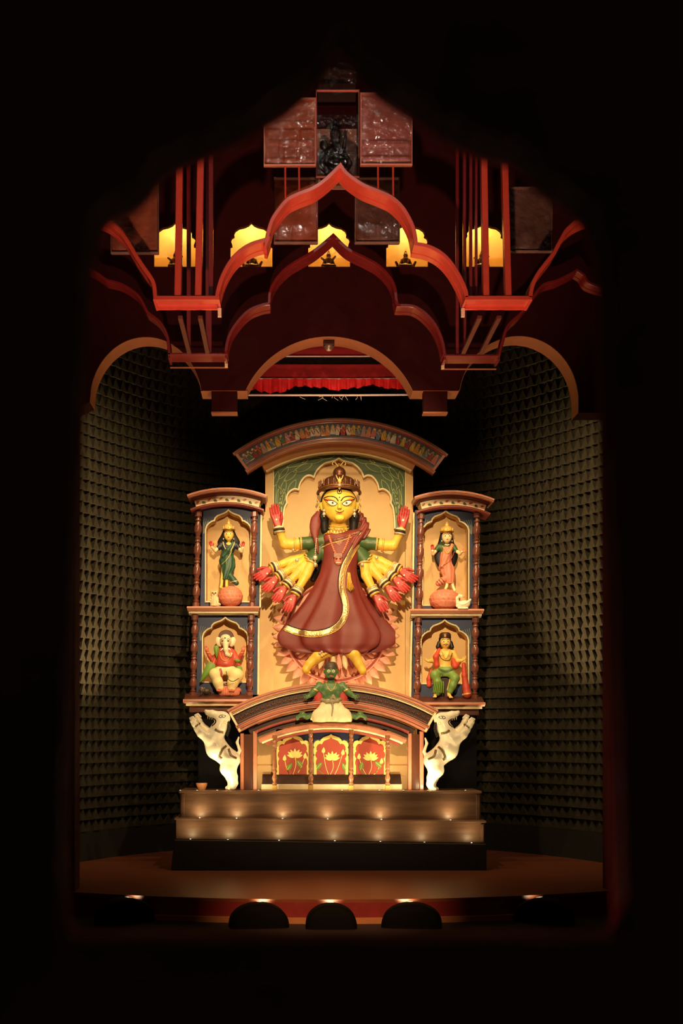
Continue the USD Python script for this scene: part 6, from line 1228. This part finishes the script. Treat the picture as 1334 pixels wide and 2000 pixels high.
for x, y, q, s in ((848, 1357, 22, -1), (874, 1358, 24, 1)):
    S.chain([(868.5 + s * 6, 1304, 6), (868.5 + s * 14, 1320, 18), (x, y - 10, q - 2), (x, y, q)], [6, 5.4, 4, 3.6], SK_, 1.5).cone((x, y, q), (x + s * 2, y + 4, q + 8), 3.4, 2.8, SK_, 1.5)
    for k in range(4): S.cone((x + s * 2 - 2.4 + 1.7 * k, y + 4, q + 8), (x + s * 2.5 - 2.8 + 1.9 * k, y + 5.4, q + 11), 1.1, .9, SK_, .4)
S.build(); bp = put(t, 'body', S); small_face(t, S, bp, 868.7, 1254, 9.6)
t.add('moustache', drape(band(cr([(863.5, 1260.4), (868.7, 1259.2), (874, 1260.4)], 5), .9), S, .35, .5, .7), INK, True, bp)
D = Sculpt(0.6); GR = (120, 150, 70)
def gf(X, Y, Q, A): return .4 * np.sin(X * .9 + Y * .1)
D.loft([(1303, 868.5, 14, 5, 10), (1312, 868, 18, 7, 12), (1322, 868, 17, 6, 11)], GR, 2).chain([(860, 1312, 10), (847, 1319, 22), (852, 1334, 24), (851, 1352, 22)], [8, 9, 7.5, 8], GR, 4).chain([(876, 1312, 10), (886, 1326, 22), (881, 1340, 24), (876, 1351, 23)], [8, 8.4, 7, 6], GR, 4); dp = put(t, 'dhoti', D.build(), mat('leaf_green_silk', (124, 156, 74), 0.45, var=0.12))
for k in range(6): t.add('dhoti_pleat', tube(cr([(846 + k * 3.2, 1332, 33), (844 + k * 3.6, 1344, 33), (843 + k * 3.8, 1354, 31)], 5), 1.3, 6), LEAF_PAINT, True, dp)
t.add('waist_band', drape(band(cr([(854, 1307), (868, 1312), (883, 1307)], 6), 4), D, .9, .8, 1.4), GREEN, True, dp)
R = Sculpt(0.6); R.chain([(857, 1270, 6), (850, 1284, 12), (852, 1300, 10), (850, 1310, 8)], [4, 5.4, 5, 3], (200, 70, 50), 3).chain([(884, 1290, 8), (888, 1302, 10), (896, 1294, 6)], [4, 5.5, 4], (200, 70, 50), 3).chain([(904, 1298, 12), (905, 1320, 14), (908, 1344, 16), (910, 1356, 18)], [3.6, 5, 7, 8.5], (200, 70, 50), 3).chain([(842, 1310, 2), (838, 1326, 2), (838, 1338, 2)], [3.5, 4.5, 5], (200, 70, 50), 3); rp = put(t, 'shawl', R.build(), mat('red_shawl', (204, 72, 48), 0.55, var=0.15)); t.add('shawl_hem', drape(band([(900, 1357), (916, 1355)], 3), R, .7, .8, 1.2), GILT, True, rp)
H = Sculpt(0.6); H.ell((868.7, 1250, 2), (12, 12, 10), (40, 26, 18), 2).chain([(857.5, 1256, 3), (855, 1264, 4)], [4, 4.4], (40, 26, 18), 2).chain([(880, 1256, 3), (882, 1264, 4)], [4, 4.4], (40, 26, 18), 2); put(t, 'hair', H.build(), HAIR)
K = Sculpt(0.6); K.loft([(1236, 868.7, 8, 7, 8), (1240, 868.7, 11, 7, 11), (1247, 868.7, 11.4, 7, 11.6)], (96, 66, 44), 1); put(t, 'cap', K.build(), BRONZE)
t.add('necklace', beads(cr([(860, 1270), (864, 1281), (868.7, 1287), (873.5, 1281), (877.5, 1270)], 6), S, 1.1, 2.1, .6), GILT, True); t.add('garland', beads(cr([(855, 1276), (862, 1288), (876, 1290), (882, 1276)], 6), S, .9, 1.9, .6), BRONZE, True)
St = Sculpt(0.8); St.box((868, 1342, -2), (16, 22, 12), 2, (60, 40, 30), 1); put(t, 'stool', St.build(), DARK_BROWN)

# ------------------------------------------------------------------ two rearing white beasts at the canopy's corners
def beast(label, flip, dy):
    t = Thing('rearing_beast', label, 'statue', (648 + (192 if flip else -192), 1546), 14.66, group='white rearing beasts beside the canopy')
    X = (lambda x: 2 * 648.5 - x) if flip else (lambda x: x)
    Wt = (250, 240, 214); S = Sculpt(0.7)
    P = lambda x, y, q: (X(x), y + dy, q)
    S.chain([P(416, 1444, 0), P(424, 1462, 0), P(440, 1476, 0), P(450, 1484, 0)], [19, 21, 18, 17], Wt, 6)                      # trunk
    S.chain([P(420, 1438, 0), P(428, 1422, 0), P(433, 1408, 0)], [17, 14.5, 13], Wt, 6)                                          # neck
    S.ell(P(433, 1403, 0), (17, 14, 12), Wt, 4).chain([P(426, 1399, 0), P(414, 1394, 0), P(406, 1392, 0), P(402, 1389, 0)], [10, 7.4, 5.2, 3.4], Wt, 2.5).chain([P(430, 1411, 0), P(421, 1419, 0), P(412, 1424, 0)], [8, 5, 3.4], Wt, 2)
    S.cone(P(403, 1391, 0), P(402, 1388, 2), 2.6, 1.6, Wt, 1); S.ell(P(441, 1396, 7), (5, 3.4, 2.4), Wt, 1.5, rotz(30 if flip else -30)); S.ell(P(435, 1397, 9.6), (6, 3.4, 2.4), Wt, 1.5)
    for q, o in ((9, 0), (-9, 6)):                                                                                            # forelegs thrown up
        S.chain([P(412 + o, 1446, q), P(394 + o, 1432 - o, q), P(387 + o, 1424 - o, q), P(381 + o * 1.2, 1414 - o, q + 1)], [11.5, 8.6, 6.6, 6], Wt, 4).chain([P(381 + o * 1.2, 1414 - o, q + 1), P(376 + o * 1.4, 1408 - o, q + 3)], [6.4, 4.6], Wt, 2)
        for k in range(3): S.cone(P(377 + o * 1.4 + k * 2.6, 1409 - o - k * 1.4, q + 3), P(372.5 + o * 1.4 + k * 2.6, 1403 - o - k * 1.2, q + 4), 2.8, 2.2, Wt, .7)
    for q, o in ((10, 0), (-10, -6)):                                                                                         # hind legs: thigh, hock, shank, paw
        S.chain([P(450, 1484, q * .7), P(447 + o * .4, 1502, q), P(455 + o, 1517, q), P(458 + o, 1529, q), P(456 + o, 1536, q + 1)], [19, 15, 9, 6.6, 6], Wt, 5).chain([P(456 + o, 1537, q), P(449 + o, 1539, q + 5)], [4.6, 3.6], Wt, 2)
    S.chain([P(462, 1480, -4), P(468, 1466, -6), P(463, 1450, -4), P(466, 1440, -4)], [4, 3, 2.8, 1.6], Wt, 2)
    S.ell(P(411, 1409, 0), (11, 5.2, 9), Wt, 1.5, rotz(-12 if flip else 12), True)
    S.build(); b = put(t, 'body', S, mat('ivory_enamel', (250, 240, 212), 0.32, var=0.05, coat=0.2))
    e = [(X(x), y + dy) for x, y in ((428, 1400), (434, 1396.5), (441.5, 1398.5), (435, 1402))]
    t.add('eye', drape(Polygon(cr(e, 4, True)), S, .35, .6, .8), EYEW, True, b); t.add('pupil', drape(Point(X(434.5), 1399.4 + dy).buffer(1.3), S, .7, .5, .8), INK, True, b); t.add('eye_line', drape(Polygon(cr(e, 4, True)).exterior.buffer(.45), S, .5, .6, .8), INK, True, b)
    t.add('mouth_line', drape(band(cr([(X(412), 1402 + dy), (X(421), 1406 + dy), (X(421), 1412 + dy), (X(414), 1418 + dy)], 5), 2.4), S, .3, .6, .8), INK, True, b)
    for k in range(3): t.add('tooth', lathe(X(406 + k * 4), 3, [(1398.5 + k * .8 + dy, 1.2), (1404.5 + k * .6 + dy, .3)], 6), PALE, True, b)
    t.add('whorl', drape(Point(X(440), 1411 + dy).buffer(2.6).exterior.buffer(.4), S, .3, .6, .7), GILT, True, b)
    t.add('mane', join([ball((X(444.5 + 1.6 * (k % 2) + 3 * math.sin(k * .2)), 1408 + 1.5 * k + dy, 6 - 3 * (k % 2)), 2.0) for k in range(20)]), HAIR, True, label='dark curly mane')
    for pth, n in (([(421, 1424), (428, 1429), (437, 1431)], 'collar'), ([(430, 1476), (436, 1463), (443, 1456)], 'belt'), ([(447, 1462), (452, 1474), (463, 1481)], 'belt'), ([(427, 1478), (431, 1480), (434, 1482)], 'belt')):
        t.add(n, drape(band(cr([(X(x), y + dy) for x, y in pth], 6), 4.2), S, .8, .9, 1.4), mat('grey_bronze', (120, 100, 66), 0.4, metal=0.3, var=0.3, scale=40), True)
    t.add('anklet', drape(band([(X(383), 1420 + dy), (X(391), 1412 + dy)], 2.6), S, .8, .8, 1.2), mat('grey_bronze', (0, 0, 0)), True)
beast('white rearing beast with open mouth left of the canopy', False, 0)
beast('white rearing beast with open mouth right of the canopy', True, 2.0)
